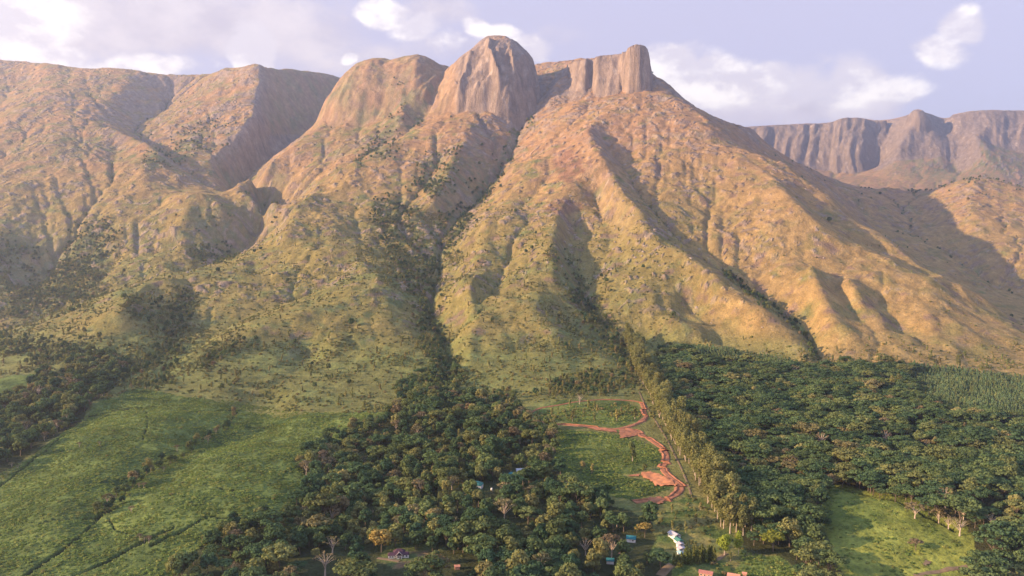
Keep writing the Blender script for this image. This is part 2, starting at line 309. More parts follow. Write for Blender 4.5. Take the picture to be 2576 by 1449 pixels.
# ------------------------------------------------------------------ relief: erosion, domes, cliffs, fine detail
r2, t2 = rows[::2], ts[::2]
X2, Y2 = t2[None, :] * r2[:, None], np.repeat(r2[:, None], len(t2), 1)
z0 = Hc.copy()
gy = np.gradient(blur(z0, 4), r2, axis=0); gx = np.gradient(blur(z0, 4), axis=1) / (r2 * (t2[1] - t2[0]))[:, None]
steep2 = np.hypot(gx, gy)
slopem = smooth(0.08, 0.35, steep2)
z0 = z0 + slopem * (26 * fbm(X2 / 260, Y2 / 260, 4, 3) + 9 * fbm(X2 / 70, Y2 / 70, 3, 9)) * (0.75 + 0.25 * smooth(900, 1700, Y2))
def erode(z, n, K, m=0.45, cap=55.0):
    nr, nc = z.shape; N = nr * nc
    dxr = np.repeat((r2 * (t2[1] - t2[0]))[:, None], nc, 1); dyr = np.repeat(np.gradient(r2)[:, None], nc, 1)
    area = (dxr * dyr).ravel()
    src = z.copy(); h = z.copy(); base_idx = np.arange(N).reshape(nr, nc)
    offs = [(-1, -1), (-1, 0), (-1, 1), (0, -1), (0, 1), (1, -1), (1, 0), (1, 1)]
    for k in range(n):
        hp = np.pad(h, 1, constant_values=1e9); best = np.zeros((nr, nc)); rec = base_idx.copy(); dist = np.ones((nr, nc)); mn = np.full((nr, nc), 1e9)
        for dr, dc in offs:
            nb = hp[1 + dr:1 + dr + nr, 1 + dc:1 + dc + nc]
            ds = np.hypot(dc * dxr, dr * dyr); s = (h - nb) / ds
            up = s > best; best = np.where(up, s, best); rec = np.where(up, base_idx + dr * nc + dc, rec); dist = np.where(up, ds, dist); mn = np.minimum(mn, nb)
        pit = (rec == base_idx)
        order = np.argsort(h.ravel())[::-1].tolist(); rl = rec.ravel().tolist(); acc = area.tolist()
        for i in order:
            j = rl[i]
            if j != i: acc[j] += acc[i]
        A = np.array(acc).reshape(nr, nc)
        drop = best * dist
        dh = np.minimum(K * A ** m * best, 0.6 * drop)
        h = h - dh
        h = np.where(pit & (mn < 1e8), np.maximum(h, mn + 0.05), h)
        h = np.maximum(h, src - cap)
        hp = np.pad(h, 1, mode='edge')
        h = h + 0.04 * (hp[2:, 1:-1] + hp[:-2, 1:-1] + hp[1:-1, 2:] + hp[1:-1, :-2] - 4 * h)
    return h, A
ez, ACC2 = erode(z0, 12, 0.02)
ez = Hc * (1 - slopem) + ez * slopem
print('erode', time.time() - T0)
H = up2(ez, NR, NC); ACC = up2(np.log10(ACC2), NR, NC)
H = blur(H, 1)

def dome(H, u, D, vtop, ufoot, vfoot, Dfoot, R, tabs, k=18.0):
    cx, cy, ct = P(u, vtop, D); zf = P(ufoot, vfoot, Dfoot)[2]
    sel = (np.abs(YY - cy) < 900) & (np.abs(XX - cx) < 900)
    dx, dy = XX[sel] - cx, YY[sel] - cy
    ang = np.arctan2(dy, dx); wr, wl, wf, wb = np.maximum(np.cos(ang), 0), np.maximum(-np.cos(ang), 0), np.maximum(-np.sin(ang), 0), np.maximum(np.sin(ang), 0)
    wr, wl, wf, wb = wr ** 2, wl ** 2, wf ** 2, wb ** 2
    Rr = R[0] * wl + R[1] * wr + R[2] * wf + R[3] * wb
    Rr = Rr * (1 + 0.10 * fbm(np.cos(ang) * 2.3 + 5, np.sin(ang) * 2.3 + cx * .01, 3, 31))
    r = np.hypot(dx, dy) / Rr
    g = [np.interp(r, *t) for t in tabs]
    gg = g[0] * wl + g[1] * wr + g[2] * wf + g[2] * wb
    zd = zf + (ct - zf) * gg - np.maximum(r - 1, 0) * 500
    h = H[sel]; d = np.clip(0.5 + 0.5 * (zd - h) / k, 0, 1)
    H[sel] = h * (1 - d) + zd * d + k * d * (1 - d) * 0.5
    return sel, r
tl = ([0, .17, .26, .36, .5, .585, .67, .81, .93, 1, 1.3], [1, .98, .91, .80, .71, .63, .51, .31, .16, 0, -.3])
tr_ = ([0, .15, .45, .65, .75, .85, 1, 1.3], [1, .98, .91, .83, .77, .5, 0, -.5])
tf = ([0, .2, .4, .6, .8, 1, 1.3], [1, .975, .88, .70, .40, 0, -.4])
domemask = np.zeros_like(H)
s_, r_ = dome(H, 1255, 3480, 101, 1190, 305, 3080, (440, 220, 390, 260), (tl, tr_, tf)); domemask[s_] = np.maximum(domemask[s_], 1 - smooth(.9, 1.08, r_))
tw = ([0, .45, .7, .88, 1, 1.12, 1.4], [1, .985, .92, .7, .35, .05, -.4])
td = ([0, .2, .4, .6, .8, 1, 1.3], [1, .975, .88, .70, .42, 0, -.5])
s_, r_ = dome(H, 1045, 3680, 151, 1030, 310, 3100, (330, 330, 520, 300), (td, td, td), 40.0); domemask[s_] = np.maximum(domemask[s_], .35 * (1 - smooth(.5, .8, r_)))
s_, r_ = dome(H, 962, 3680, 157, 940, 310, 3100, (330, 260, 480, 300), (td, td, td), 40.0); domemask[s_] = np.maximum(domemask[s_], .35 * (1 - smooth(.5, .8, r_)))

def wall(H, pts, slope, rib, riblen, back, fall, k, seed, tilt=.2, clefts=()):
    """a cliff: level ground behind an edge line, a buttressed face in front of it"""
    q = np.array([(P(u, v, D)[0] / D, P(u, v, D)[2], D) for u, v, D in pts])
    zt = np.interp(TT, q[:, 0], q[:, 1]); de = np.interp(TT, q[:, 0], q[:, 2])
    xs = XX + tilt * (zt - H)
    de = de + rib * (ridged(xs / riblen, zt * 0 + seed, 3, seed) - .2) + .35 * rib * ridged(xs / (riblen * .37), H / (riblen * 1.5), 2, seed + 5)
    for cu, cw, cd in clefts: de = de + cd * np.exp(-((UU - cu + .08 * (VV - 190)) / cw) ** 2)
    z = np.where(YY < de, zt - slope * (de - YY), zt - back * (YY - de))
    out = np.maximum(q[0, 0] - TT, 0) + np.maximum(TT - q[-1, 0], 0)
    z = z - out * YY * fall
    sel = np.abs(YY - de) < 700
    d = np.clip(.5 + .5 * (z - H) / k, 0, 1)
    Hn = np.where(sel, H * (1 - d) + z * d + k * d * (1 - d) * .5, H)
    m = np.where(sel, smooth(.3, .8, d) * (YY < de + 12), 0)
    return Hn, m
UU, VV = proj(XX, YY, H)
H, bm_ = wall(H, [(1428, 158, 3330), (1445, 152, 3245), (1475, 145, 3205), (1505, 140, 3185), (1552, 134, 3160), (1580, 131, 3140), (1612, 131, 3140), (1634, 150, 3160)], 2.1, 20, 120, .10, 4.5, 14.0, 131, .45, ((1489, 9, 40), (1569, 5, 14)))
H, fm_ = wall(H, [(1860, 322, 6430), (1900, 319, 6420), (1990, 312, 6380), (2080, 307, 6340), (2108, 297, 6300), (2132, 291, 6270), (2160, 293, 6280), (2200, 304, 6340), (2230, 300, 6330)], 1.7, 85, 310, .05, 3.0, 30.0, 141, .6)
H, fm2 = wall(H, [(2385, 298, 6300), (2396, 286, 6250), (2430, 280, 6180), (2490, 276, 6120), (2580, 279, 6100), (2900, 286, 6050)], 1.25, 70, 330, .05, 3.0, 30.0, 151, .5)
s_, r_ = dome(H, 1603, 3118, 122, 1610, 222, 3055, (62, 60, 66, 80), (tw, tw, tw), 6.0); domemask[s_] = np.maximum(domemask[s_], 1 - smooth(1.0, 1.15, r_))
s_, r_ = dome(H, 2306, 6190, 276, 2300, 310, 6100, (80, 120, 90, 120), (td, td, td), 10.0)

# weathered rock faces: shift them towards and away from the valley in slanting facets
UU, VV = proj(XX, YY, H)
gy = np.gradient(H, rows, axis=0); gx = np.gradient(H, axis=1) / (rows * (ts[1] - ts[0]))[:, None]
ST = blur(np.hypot(gx, gy), 2)
farc = smooth(5600, 5900, YY) * (1 - smooth(6600, 6800, YY))
_uc = np.interp(VV, [110, 130, 165, 200, 235, 270], [1222, 1230, 1228, 1238, 1247, 1262])
_cl = np.exp(-((UU - _uc) / 6.5) ** 2) * smooth(112, 128, VV) * (1 - smooth(240, 275, VV)) + .7 * np.exp(-((UU - (1178 - .25 * (VV - 180))) / 6.0) ** 2) * smooth(140, 165, VV) * (1 - smooth(270, 300, VV)) + .6 * np.exp(-((UU - (1288 + .12 * (VV - 180))) / 5.0) ** 2) * smooth(130, 150, VV) * (1 - smooth(250, 270, VV))
sh = domemask * 34 * _cl * (UU > 1100) * (UU < 1340) + domemask * (34 * ridged((XX - .35 * H) / 125, H / 230, 3, 21) + 0 * ridged(XX / 85, H / 210, 1, 21) + 0 * ridged((XX - .3 * H) / 85, H / 210, 3, 21) + 9 * ridged((XX + .1 * H) / 30, H / 80, 3, 23)) \
   + 14 * ridged((XX + .3 * H) / 130, H / 240, 3, 27) * smooth(.55, .9, ST) * smooth(2900, 3400, YY) * (1 - domemask) * (1 - farc) + 30 * ridged((XX - .4 * H) / 150, H / 260, 3, 28) * farc
ri = np.interp(DD + sh, rows, np.arange(NR)); i0 = np.clip(np.floor(ri).astype(int), 0, NR - 2); f = ri - i0; cc = np.arange(NC)[None, :]
H = H[i0, cc] * (1 - f) + H[i0 + 1, cc] * f
domemask = np.maximum(domemask, bm_)
# fine relief
far_ = smooth(1300, 2000, YY)
H = H + smooth(.12, .45, ST) * (1 - .65 * domemask) * (1 - farc) * (9.0 * ridged(XX / 70 + 3, YY / 62, 4, 41) * far_ * (.35 + .9 * smooth(-.3, .4, fbm(XX / 230, YY / 230, 2, 43))) + 2.4 * ridged(XX / 19, YY / 19, 3, 47) * (.4 + .6 * far_) * (.3 + 1.2 * smooth(-.2, .4, fbm(XX / 120, YY / 120, 2, 45))))
# rock ledges breaking through the grass
_op = fbm(XX / 240, YY / 200, 2, 53); _of = fbm(XX / 34 + .02 * H, YY / 26, 3, 55)
OUT = smooth(.30, .37, _of + .5 * _op) * smooth(.25, .5, ST) * smooth(1350, 1650, YY) * (1 - domemask) * (1 - farc) * (1 - .8 * smooth(1800, 2050, UU) * (YY < 2100))
H = H + OUT * (1.8 + 3.5 * smooth(.3, .6, _of))
H = H + 1.5 * smooth(.15, .4, ST) * smooth(1000, 1400, YY) * (1 - farc) * ridged(XX / 11, YY / 9, 2, 57) * (.35 + .65 * smooth(-.2, .3, _op))
H = H + 7.0 * smooth(.06, .2, ST) * smooth(930, 1080, YY) * (1 - smooth(1500, 2000, YY)) * (fbm(XX / 75, YY / 110, 3, 58) + .5 * ridged(XX / 130 + 9, YY / 170, 2, 59))
print('relief', time.time() - T0)
def grid_mesh(name, X, Y, Z):
    n, m = Z.shape
    co = np.stack([X, Y, Z], -1).reshape(-1, 3).astype(np.float32)
    idx = np.arange(n * m).reshape(n, m)
    q = np.stack([idx[:-1, :-1], idx[:-1, 1:], idx[1:, 1:], idx[1:, :-1]], -1).reshape(-1, 4)
    me = bpy.data.meshes.new(name)
    me.vertices.add(len(co)); me.vertices.foreach_set('co', co.ravel())
    me.loops.add(q.size); me.loops.foreach_set('vertex_index', q.ravel().astype(np.int32))
    me.polygons.add(len(q)); me.polygons.foreach_set('loop_start', np.arange(0, q.size, 4, dtype=np.int32))
    me.polygons.foreach_set('use_smooth', np.ones(len(q), bool))
    me.update(); return me
# ------------------------------------------------------------------ zones of the land cover
def inpoly(U, V, poly):
    ins = np.zeros(U.shape, bool); n = len(poly)
    for i in range(n):
        x1, y1 = poly[i]; x2, y2 = poly[(i + 1) % n]
        if y1 == y2: continue
        c = ((y1 > V) != (y2 > V)) & (U < (x2 - x1) * (V - y1) / (y2 - y1) + x1)
        ins ^= c
    return ins
def near_poly(U, V, pts):
    """distance in survey units to a polyline"""
    d = np.full(U.shape, 1e9)
    for (x1, y1), (x2, y2) in zip(pts[:-1], pts[1:]):
        L = (x2 - x1) ** 2 + (y2 - y1) ** 2; t = np.clip(((U - x1) * (x2 - x1) + (V - y1) * (y2 - y1)) / L, 0, 1)
        d = np.minimum(d, np.hypot(U - x1 - t * (x2 - x1), V - y1 - t * (y2 - y1)))
    return d
Z_RIGHT = [(1655, 885), (1740, 900), (1900, 925), (2040, 935), (2120, 920), (2230, 925), (2290, 930), (2310, 1030), (2430, 1050), (2576, 1065), (2950, 1080), (2950, 1600), (2440, 1600), (2450, 1400), (2390, 1345), (2290, 1285), (2190, 1245), (2100, 1225), (2068, 1262), (2062, 1330), (2110, 1449), (2130, 1600),
           (2020, 1600), (2000, 1440), (1960, 1405), (1880, 1385), (1830, 1310), (1770, 1190), (1715, 1090), (1670, 990)]
Z_MID = [(1010, 1010), (1060, 985), (1100, 1000), (1140, 975), (1200, 1000), (1290, 1030), (1340, 1060), (1400, 1085), (1395, 1170), (1440, 1230), (1560, 1280), (1640, 1310), (1660, 1360), (1640, 1400), (1690, 1440), (1690, 1600), (380, 1600), (440, 1449), (520, 1370), (610, 1330), (690, 1300), (770, 1250), (790, 1200),
         (735, 1165), (800, 1130), (880, 1085), (960, 1060)]
Z_LEFT = [(100, 950), (180, 915), (260, 895), (340, 915), (300, 960), (250, 1010), (190, 1060), (120, 1110), (50, 1160), (-30, 1190), (-300, 1250), (-300, 1030), (0, 1010), (60, 985)]
Z_HEDGE = [(250, 1290), (300, 1255), (360, 1200), (420, 1165), (490, 1120), (560, 1075), (600, 1045)]
Z_TEA_L = [(-300, 1180), (0, 1190), (60, 1160), (200, 1060), (270, 1005), (350, 975), (480, 1000), (600, 1010), (720, 1035), (900, 1040), (985, 1040), (960, 1060), (880, 1085), (800, 1130), (735, 1165), (790, 1200), (770, 1250), (690, 1300), (610, 1330), (520, 1370), (440, 1449), (380, 1600), (-300, 1600)]
Z_TEA_LL = [(-300, 1010), (-300, 960), (0, 950), (90, 940), (60, 985), (0, 1010)]
Z_TEA_R = [(2100, 1225), (2190, 1245), (2290, 1285), (2390, 1345), (2450, 1400), (2440, 1600), (2130, 1600), (2110, 1449), (2062, 1330), (2068, 1262)]
Z_TEA_B = [(1860, 1390), (1960, 1405), (2000, 1440), (2020, 1600), (1860, 1600), (1850, 1440)]
Z_LOOP = [(1340, 1030), (1420, 1012), (1560, 1005), (1610, 1020), (1615, 1060), (1560, 1078), (1420, 1068), (1345, 1052)]
Z_SLOPE = [(1330, 1065), (1420, 1080), (1560, 1095), (1680, 1130), (1660, 1170), (1560, 1200), (1690, 1220), (1600, 1260), (1450, 1235), (1395, 1170), (1400, 1090)]
Z_GRASSY = [(1640, 1270), (1760, 1240), (1830, 1310), (1880, 1385), (1850, 1449), (1850, 1600), (1690, 1600), (1690, 1440), (1640, 1400), (1660, 1360)]
Z_PLANT1 = [(1650, 878), (1720, 868), (1830, 880), (1950, 900), (2030, 918), (2040, 940), (1940, 932), (1820, 925), (1700, 905)]
Z_PLANT2 = [(2285, 918), (2420, 932), (2576, 955), (2800, 985), (2800, 1085), (2576, 1060), (2480, 1042), (2400, 1030), (2330, 1015), (2300, 975)]
Z_PLANT3 = [(2545, 1100), (2700, 1090), (2700, 1230), (2590, 1190), (2550, 1150)]
YARD = [(945, 1405), (985, 1360), (1090, 1350), (1120, 1380), (1060, 1420), (1000, 1425)]
ROAD_LOOP = [(1640, 985), (1622, 1005), (1605, 1010)]
def c3(pts): return [(1274.6 + .3334 * x, 966 + .3334 * y) for x, y in pts]
ROAD_A = c3([(1012, 140), (1040, 200), (1052, 245), (1005, 288), (940, 312), (880, 332), (800, 343), (700, 330), (560, 318), (400, 305), (290, 290), (205, 266), (170, 242), (182, 214), (250, 182), (400, 160), (560, 132), (700, 118), (860, 122), (980, 128), (1012, 140)])
ROAD_B = c3([(900, 330), (960, 345), (1040, 395), (1130, 455), (1190, 498), (1215, 540), (1210, 590), (1165, 640), (1220, 700), (1280, 740), (1335, 785), (1290, 835), (1220, 878), (1130, 882), (1040, 880), (965, 895)])
ROAD_C = c3([(1000, 60), (1060, 180), (1130, 290), (1200, 400), (1270, 540), (1330, 660), (1370, 760), (1400, 860)])
UU, VV = proj(XX, YY, H)
nj = 22 * fbm(XX / 42, YY / 42, 3, 71)
nk = 34 * fbm(XX / 42, YY / 42, 3, 75)
Uj, Vj = UU + nj * (600 / YY), VV + nk * .5 * (600 / YY)
plain = YY < 1560
def zone(p): return inpoly(Uj, Vj, p) & plain
forest = zone(Z_RIGHT) | zone(Z_MID) | zone(Z_LEFT)
tea = (zone(Z_TEA_L) | zone(Z_TEA_LL) | zone(Z_TEA_R) | zone(Z_TEA_B)) & ~zone(Z_LEFT)
loopz = zone(Z_LOOP); slopez = zone(Z_SLOPE); grassy = zone(Z_GRASSY)
plant = zone(Z_PLANT1) | zone(Z_PLANT2) | zone(Z_PLANT3)
yard = zone(YARD)
# tea: bumpy clipped canopy with sunken paths
PATHS = [[(0, 1205), (60, 1165), (140, 1115), (200, 1075), (280, 1045)], [(200, 1045), (380, 1030), (480, 1040), (560, 1030), (600, 1015)], [(360, 1030), (372, 1070), (360, 1120)], [(0, 1340), (100, 1325), (200, 1305), (255, 1290), (300, 1275)],
         [(255, 1290), (210, 1340), (170, 1380), (120, 1410), (60, 1449)], [(275, 1300), (300, 1335), (330, 1350)], [(180, 1449), (250, 1420), (330, 1385), (440, 1340)], [(520, 1310), (560, 1325), (640, 1315), (700, 1305)], [(620, 1048), (760, 1050), (900, 1048)],
         [(1210 / 2 - 90, 1230), (560, 1245), (600, 1250)], [(380, 1380), (520, 1320)], [(2120, 1240), (2250, 1290), (2400, 1375)]]
pathd = np.full(H.shape, 1e9)
subs = plain & (tea | loopz)
ps = np.full(subs.sum(), 1e9)
for p in PATHS: ps = np.minimum(ps, near_poly(UU[subs] + .35 * nj[subs], VV[subs] + .25 * nk[subs], p) * (YY[subs] / 600))
pathd[subs] = ps
pathm = (1 - smooth(1.1, 2.8, pathd)) * tea
und = smooth(420, 700, YY) * (1 - smooth(1000, 1400, YY))
H = H + np.where(plain, 5.0 * fbm(XX / 150, YY / 150, 3, 81), 0) * und
_hd = np.full(H.shape, 999.0); _w = plain & (UU < 900) & (VV > 980); _hd[_w] = near_poly(UU[_w], VV[_w], Z_HEDGE + [(680, 990)]) * YY[_w] / FP
H = H - np.where(plain, 9.0 * np.exp(-(_hd / 26.0) ** 2), 0)
H = H + np.where(plain & (UU < 1100), 9.0 * np.sin((XX * .8 + YY * .55) / 62 + 2.2 * fbm(XX / 200, YY / 200, 2, 82)) * smooth(470, 620, YY) * (1 - smooth(900, 1100, YY)), 0)
_rt = plain & (UU > 1990) & (VV > 1180)
H = H + np.where(_rt, .12 * np.clip(XX - 225, 0, 150) * smooth(470, 520, YY) * (1 - smooth(560, 720, YY)), 0)
H = H + tea * (1.1 * fbm(XX / 9, YY / 11, 3, 83) + .6 * np.abs(perlin(XX / 3.2, YY / 3.6, 85))) - 2.2 * pathm
H = H + (slopez | loopz | grassy) * (.9 * fbm(XX / 7, YY / 7, 2, 87))
_w = plain & (UU > 1300) & (UU < 1780) & (VV > 960) & (VV < 1300)
roadd = np.full(H.shape, 99.0)
for p in (ROAD_A, ROAD_B): roadd[_w] = np.minimum(roadd[_w], near_poly(UU[_w], VV[_w], p) * YY[_w] / FP)
rm = 1 - smooth(4.0, 10.0, roadd)
H = H * (1 - rm) + blur(H, 6) * rm
UU, VV = proj(XX, YY, H)
gy = np.gradient(H, rows, axis=0); gx = np.gradient(H, axis=1) / (rows * (ts[1] - ts[0]))[:, None]
ST = np.hypot(gx, gy)
print('zones', time.time() - T0)

# ------------------------------------------------------------------ ground colours (albedo of grass, rock, soil)
def cmix(a, b, t): return a * (1 - t[..., None]) + np.asarray(b)[None, None, :] * t[..., None]
nb = fbm(XX / 420, YY / 420, 4, 91); nm = fbm(XX / 90, YY / 90, 4, 95); nf = fbm(XX / 24, YY / 24, 3, 99)
golden = np.array([.360, .216, .090]); olive = np.array([.205, .170, .055]); green = np.array([.085, .108, .040]); rose = np.array([.312, .172, .098])
COL = np.broadcast_to(golden, H.shape + (3,)).copy()
COL = cmix(COL, rose, np.clip(smooth(60, 500, H) * (.6 + .5 * nb) + .35 * smooth(.1, .5, nm), 0, .8))
low = 1 - smooth(-90, 460, H + 150 * nb + 80 * nm)
COL = cmix(COL, np.array([.215, .165, .072]), np.clip(.45 * (1 - smooth(-700, 100, XX)) * smooth(2200, 2900, YY) * smooth(-.35, .25, nm + .5 * nb), 0, .55))
COL = cmix(COL, olive, np.clip(low * .88 * (1 - .65 * smooth(1620, 1900, UU)) + .3 * (1 - smooth(-900, 300, XX)) * smooth(-.2, .3, nm + nb), 0, 1))
wet = smooth(3.6, 5.2, ACC + .5 * nm + .3 * nf)
COL = cmix(COL, green, np.clip(wet * .75 * (1 - smooth(.8, 1.1, ST)), 0, .85))
gp = np.zeros(H.shape)
BELTS = [([(1160, 545), (1120, 600), (1085, 660), (1080, 720), (1075, 770), (1085, 830), (1100, 880), (1120, 940), (1105, 1000)], 34), ([(980, 540), (1010, 600), (1040, 660), (1060, 720)], 48), ([(465, 770), (440, 820), (430, 870), (410, 930), (330, 960)], 40), ([(340, 770), (390, 800)], 35),
         ([(1405, 650), (1440, 705), (1470, 760), (1500, 815), (1545, 860), (1580, 910)], 34), ([(1400, 975), (1500, 960), (1580, 960)], 28), ([(20, 640), (100, 690), (190, 660), (250, 600)], 55), ([(60, 760), (160, 740), (220, 700)], 45), ([(0, 860), (80, 880), (180, 900), (260, 890)], 35),
         ([(1300, 320), (1288, 370), (1270, 410), (1235, 450), (1205, 500)], 20), ([(1030, 215), (1005, 280), (975, 335), (940, 380), (905, 410)], 20), ([(1085, 215), (1065, 270), (1040, 320)], 13), ([(1100, 400), (1060, 440), (1090, 470), (1130, 470)], 26), ([(500, 345), (440, 395), (380, 405)], 26),
         ([(640, 505), (680, 540)], 22), ([(560, 545), (610, 590), (570, 630), (500, 640)], 26), ([(1830, 690), (1900, 745), (1980, 800), (2040, 850), (2046, 890)], 14), ([(640, 860), (560, 880), (510, 920)], 18), ([(1280, 995), (1230, 1000)], 18), ([(1340, 315), (1310, 300)], 16)]
_vis = (VV > 150) & (VV < 1040) & (UU > -60) & (UU < 2620) & (YY < 3700)
_bl = np.zeros(_vis.sum())
for pl, hw in BELTS: _bl = np.maximum(_bl, 1 - smooth(.45, 1.25, near_poly(UU[_vis], VV[_vis], pl) / hw + .55 * nm[_vis] + .3 * nf[_vis]))
belt = np.zeros(H.shape); belt[_vis] = _bl
gp = np.maximum(gp, belt)
for gu, gv, ru, rv, k in ((1150, 430, 120, 70, .8), (1040, 620, 120, 140, 1.0), (520, 350, 110, 50, .7), (1030, 240, 70, 70, .6), (960, 370, 60, 50, .7), (650, 520, 60, 60, .9), (560, 560, 110, 60, .6), (100, 720, 190, 120, 1.0), (2420, 390, 300, 90, .95), (1450, 800, 130, 110, .5), (1600, 180, 60, 40, .1), (400, 850, 140, 120, .5)):
    gp = np.maximum(gp, k * (1 - smooth(.35, 1.15, np.hypot((UU - gu) / ru, (VV - gv) / rv) + .8 * nm)))
COL = cmix(COL, green * 1.15, np.clip(gp * smooth(-.35, .25, nm + nf), 0, .9))
scrub = low * smooth(.05, .4, nm * .9 + nf * .5) * (1 - .8 * smooth(1620, 1900, UU))
COL = cmix(COL, green * 1.35, np.clip(scrub * .75, 0, 1))
# tufts, dry and green patches over the open slopes
ng_ = fbm(XX / 46, YY / 40, 3, 97)
COL = cmix(COL, olive * .9, np.clip(.6 * smooth(.02, .4, nm + .5 * ng_), 0, .65) * (1 - domemask))
COL = cmix(COL, green * 1.25, np.clip(.6 * smooth(.2, .5, ng_ + .4 * nb + .3 * nm - .22 * smooth(-100, 500, XX)), 0, .65) * (1 - domemask))
COL = cmix(COL, np.array([.20, .125, .098]), np.clip(.7 * smooth(.20, .40, -ng_ + .3 * nm), 0, .65) * smooth(.3, .5, ST))
# bare rock
rk = smooth(.78, 1.05, ST + .18 * nm + .12 * nf) * smooth(1500, 2200, YY) * (.25 + .75 * smooth(330, 620, H))
rk = np.maximum(rk, OUT * .75)
rk = np.maximum(rk, domemask * smooth(.45, .75, ST + .1 * nf))
rk = np.maximum(rk, smooth(.27, .40, nf * .8 + .35 * nm) * smooth(.4, .6, ST) * smooth(1450, 1700, YY) * .8)
rk = np.maximum(rk, smooth(5650, 5950, YY) * smooth(.5, .8, ST + .2 * nm))
rk = rk * (1 - .65 * smooth(640, 700, UU) * (1 - smooth(1135, 1160, UU)) * (VV < 340) * (YY < 5000))
ROCK = np.clip(rk, 0, 1)
rc = np.array([.250, .182, .142])
COL = cmix(COL, rc, ROCK)
COL = cmix(COL, (.185, .138, .108), ROCK * smooth(5200, 5700, YY))
burnt = (1 - smooth(.4, 1.1, np.hypot((UU - 1430) / 40, (VV - 420) / 45) + .7 * nf)) + (1 - smooth(.4, 1.1, np.hypot((UU - 1420) / 45, (VV - 520) / 22) + .7 * nf))
COL = cmix(COL, (.17, .070, .062), np.clip(burnt, 0, .45))
# valley floor
base = np.where((YY < 1500), 1.0, 0.0) * (1 - .75 * smooth(1950, 2100, UU)) * (1 - smooth(-165, -120, H))
COL = cmix(COL, (.138, .155, .048), base * .62)
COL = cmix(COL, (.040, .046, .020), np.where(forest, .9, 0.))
tg = np.array([.075, .120, .034]); tea_t = np.clip(.5 + .9 * nm + .6 * nf, 0, 1)
tcol = tg * .72 + (np.array([.150, .180, .046]) - tg * .72) * tea_t[..., None]
COL = np.where(tea[..., None], tcol, COL)
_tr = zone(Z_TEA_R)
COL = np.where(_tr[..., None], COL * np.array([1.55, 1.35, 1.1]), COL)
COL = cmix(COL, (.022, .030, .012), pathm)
COL = np.where(loopz[..., None], cmix(tcol, (.16, .15, .05), .35 * smooth(-.2, .4, nf)), COL)
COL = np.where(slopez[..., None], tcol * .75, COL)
COL = np.where(grassy[..., None], cmix(tcol, (.20, .165, .060), smooth(-.25, .35, nf + nm) * .85), COL)
COL = np.where(plant[..., None], np.array([.05, .065, .035]) * np.ones(3), COL)
COL = np.where(yard[..., None], cmix(np.broadcast_to(np.array([.10, .12, .04]), H.shape + (3,)), (.21, .115, .072), .8 * smooth(.0, .35, nf + .01 * (VV - 1398))), COL)
COL *= (1 + .30 * nf + .16 * nm)[..., None]
COL = np.clip(COL, .008, .8)
print('colour', time.time() - T0)

def ground_material():
    m = bpy.data.materials.new('ground'); m.use_nodes = True; g = NB(m.node_tree); bs = m.node_tree.nodes['Principled BSDF']
    at = g.new('ShaderNodeAttribute', attribute_name='cover'); rk_ = g.new('ShaderNodeAttribute', attribute_name='rock')
    pos = g.new('ShaderNodeNewGeometry').outputs['Position']
    a = g.noise(pos, .33, 6, .62); b = g.noise(pos, .055, 5, .6)
    v = g.math('MULTIPLY', g.rng(a, .25, .75, .66, 1.34, False), g.rng(b, .25, .75, .78, 1.22, False))
    st = g.vec('MULTIPLY', pos, (1, 1, .13)); s1 = g.noise(st, .05, 6, .62); s2 = g.noise(g.vec('ADD', st, (300, 0, 0)), .021, 5, .6)
    pale = g.rng(s1, .54, .74); dark = g.rng(s2, .52, .72)
    rf = rk_.outputs['Fac']
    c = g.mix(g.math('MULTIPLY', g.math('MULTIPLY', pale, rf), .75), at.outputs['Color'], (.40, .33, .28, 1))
    c = g.mix(g.math('MULTIPLY', g.math('MULTIPLY', dark, rf), .6), c, (.085, .068, .066, 1))
    open_ = g.math('SUBTRACT', 1.0, rf, clamp=True)
    tuft = g.rng(g.noise(g.vec('MULTIPLY', pos, (1, 1, .6)), .105, 5, .6), .55, .66); zone_ = g.rng(g.noise(pos, .013, 3, .5), .38, .62)
    c = g.mix(g.math('MULTIPLY', g.math('MULTIPLY', tuft, zone_), g.math('MULTIPLY', open_, .55)), c, (.070, .080, .028, 1))
    run = g.rng(g.noise(g.vec('MULTIPLY', pos, (1, .55, .22)), .045, 5, .6), .3, .7, .80, 1.18, False)
    v = g.math('MULTIPLY', v, run)
    c = g.mix(1.0, c, g.xyz(v, v, v), 'MULTIPLY')
    g.put(bs.inputs['Base Color'], c); bs.inputs['Roughness'].default_value = 1.0; bs.inputs['Specular IOR Level'].default_value = .05
    bp = g.new('ShaderNodeBump'); bp.inputs['Strength'].default_value = .8; bp.inputs['Distance'].default_value = 4.5
    hgt = g.math('ADD', g.noise(pos, .16, 8, .66), g.math('MULTIPLY', g.math('MULTIPLY', s1, rf), 2.2))
    g.put(bp.inputs['Height'], hgt); g.put(bs.inputs['Normal'], bp.outputs[0])
    return m
GROUND_MAT = ground_material()
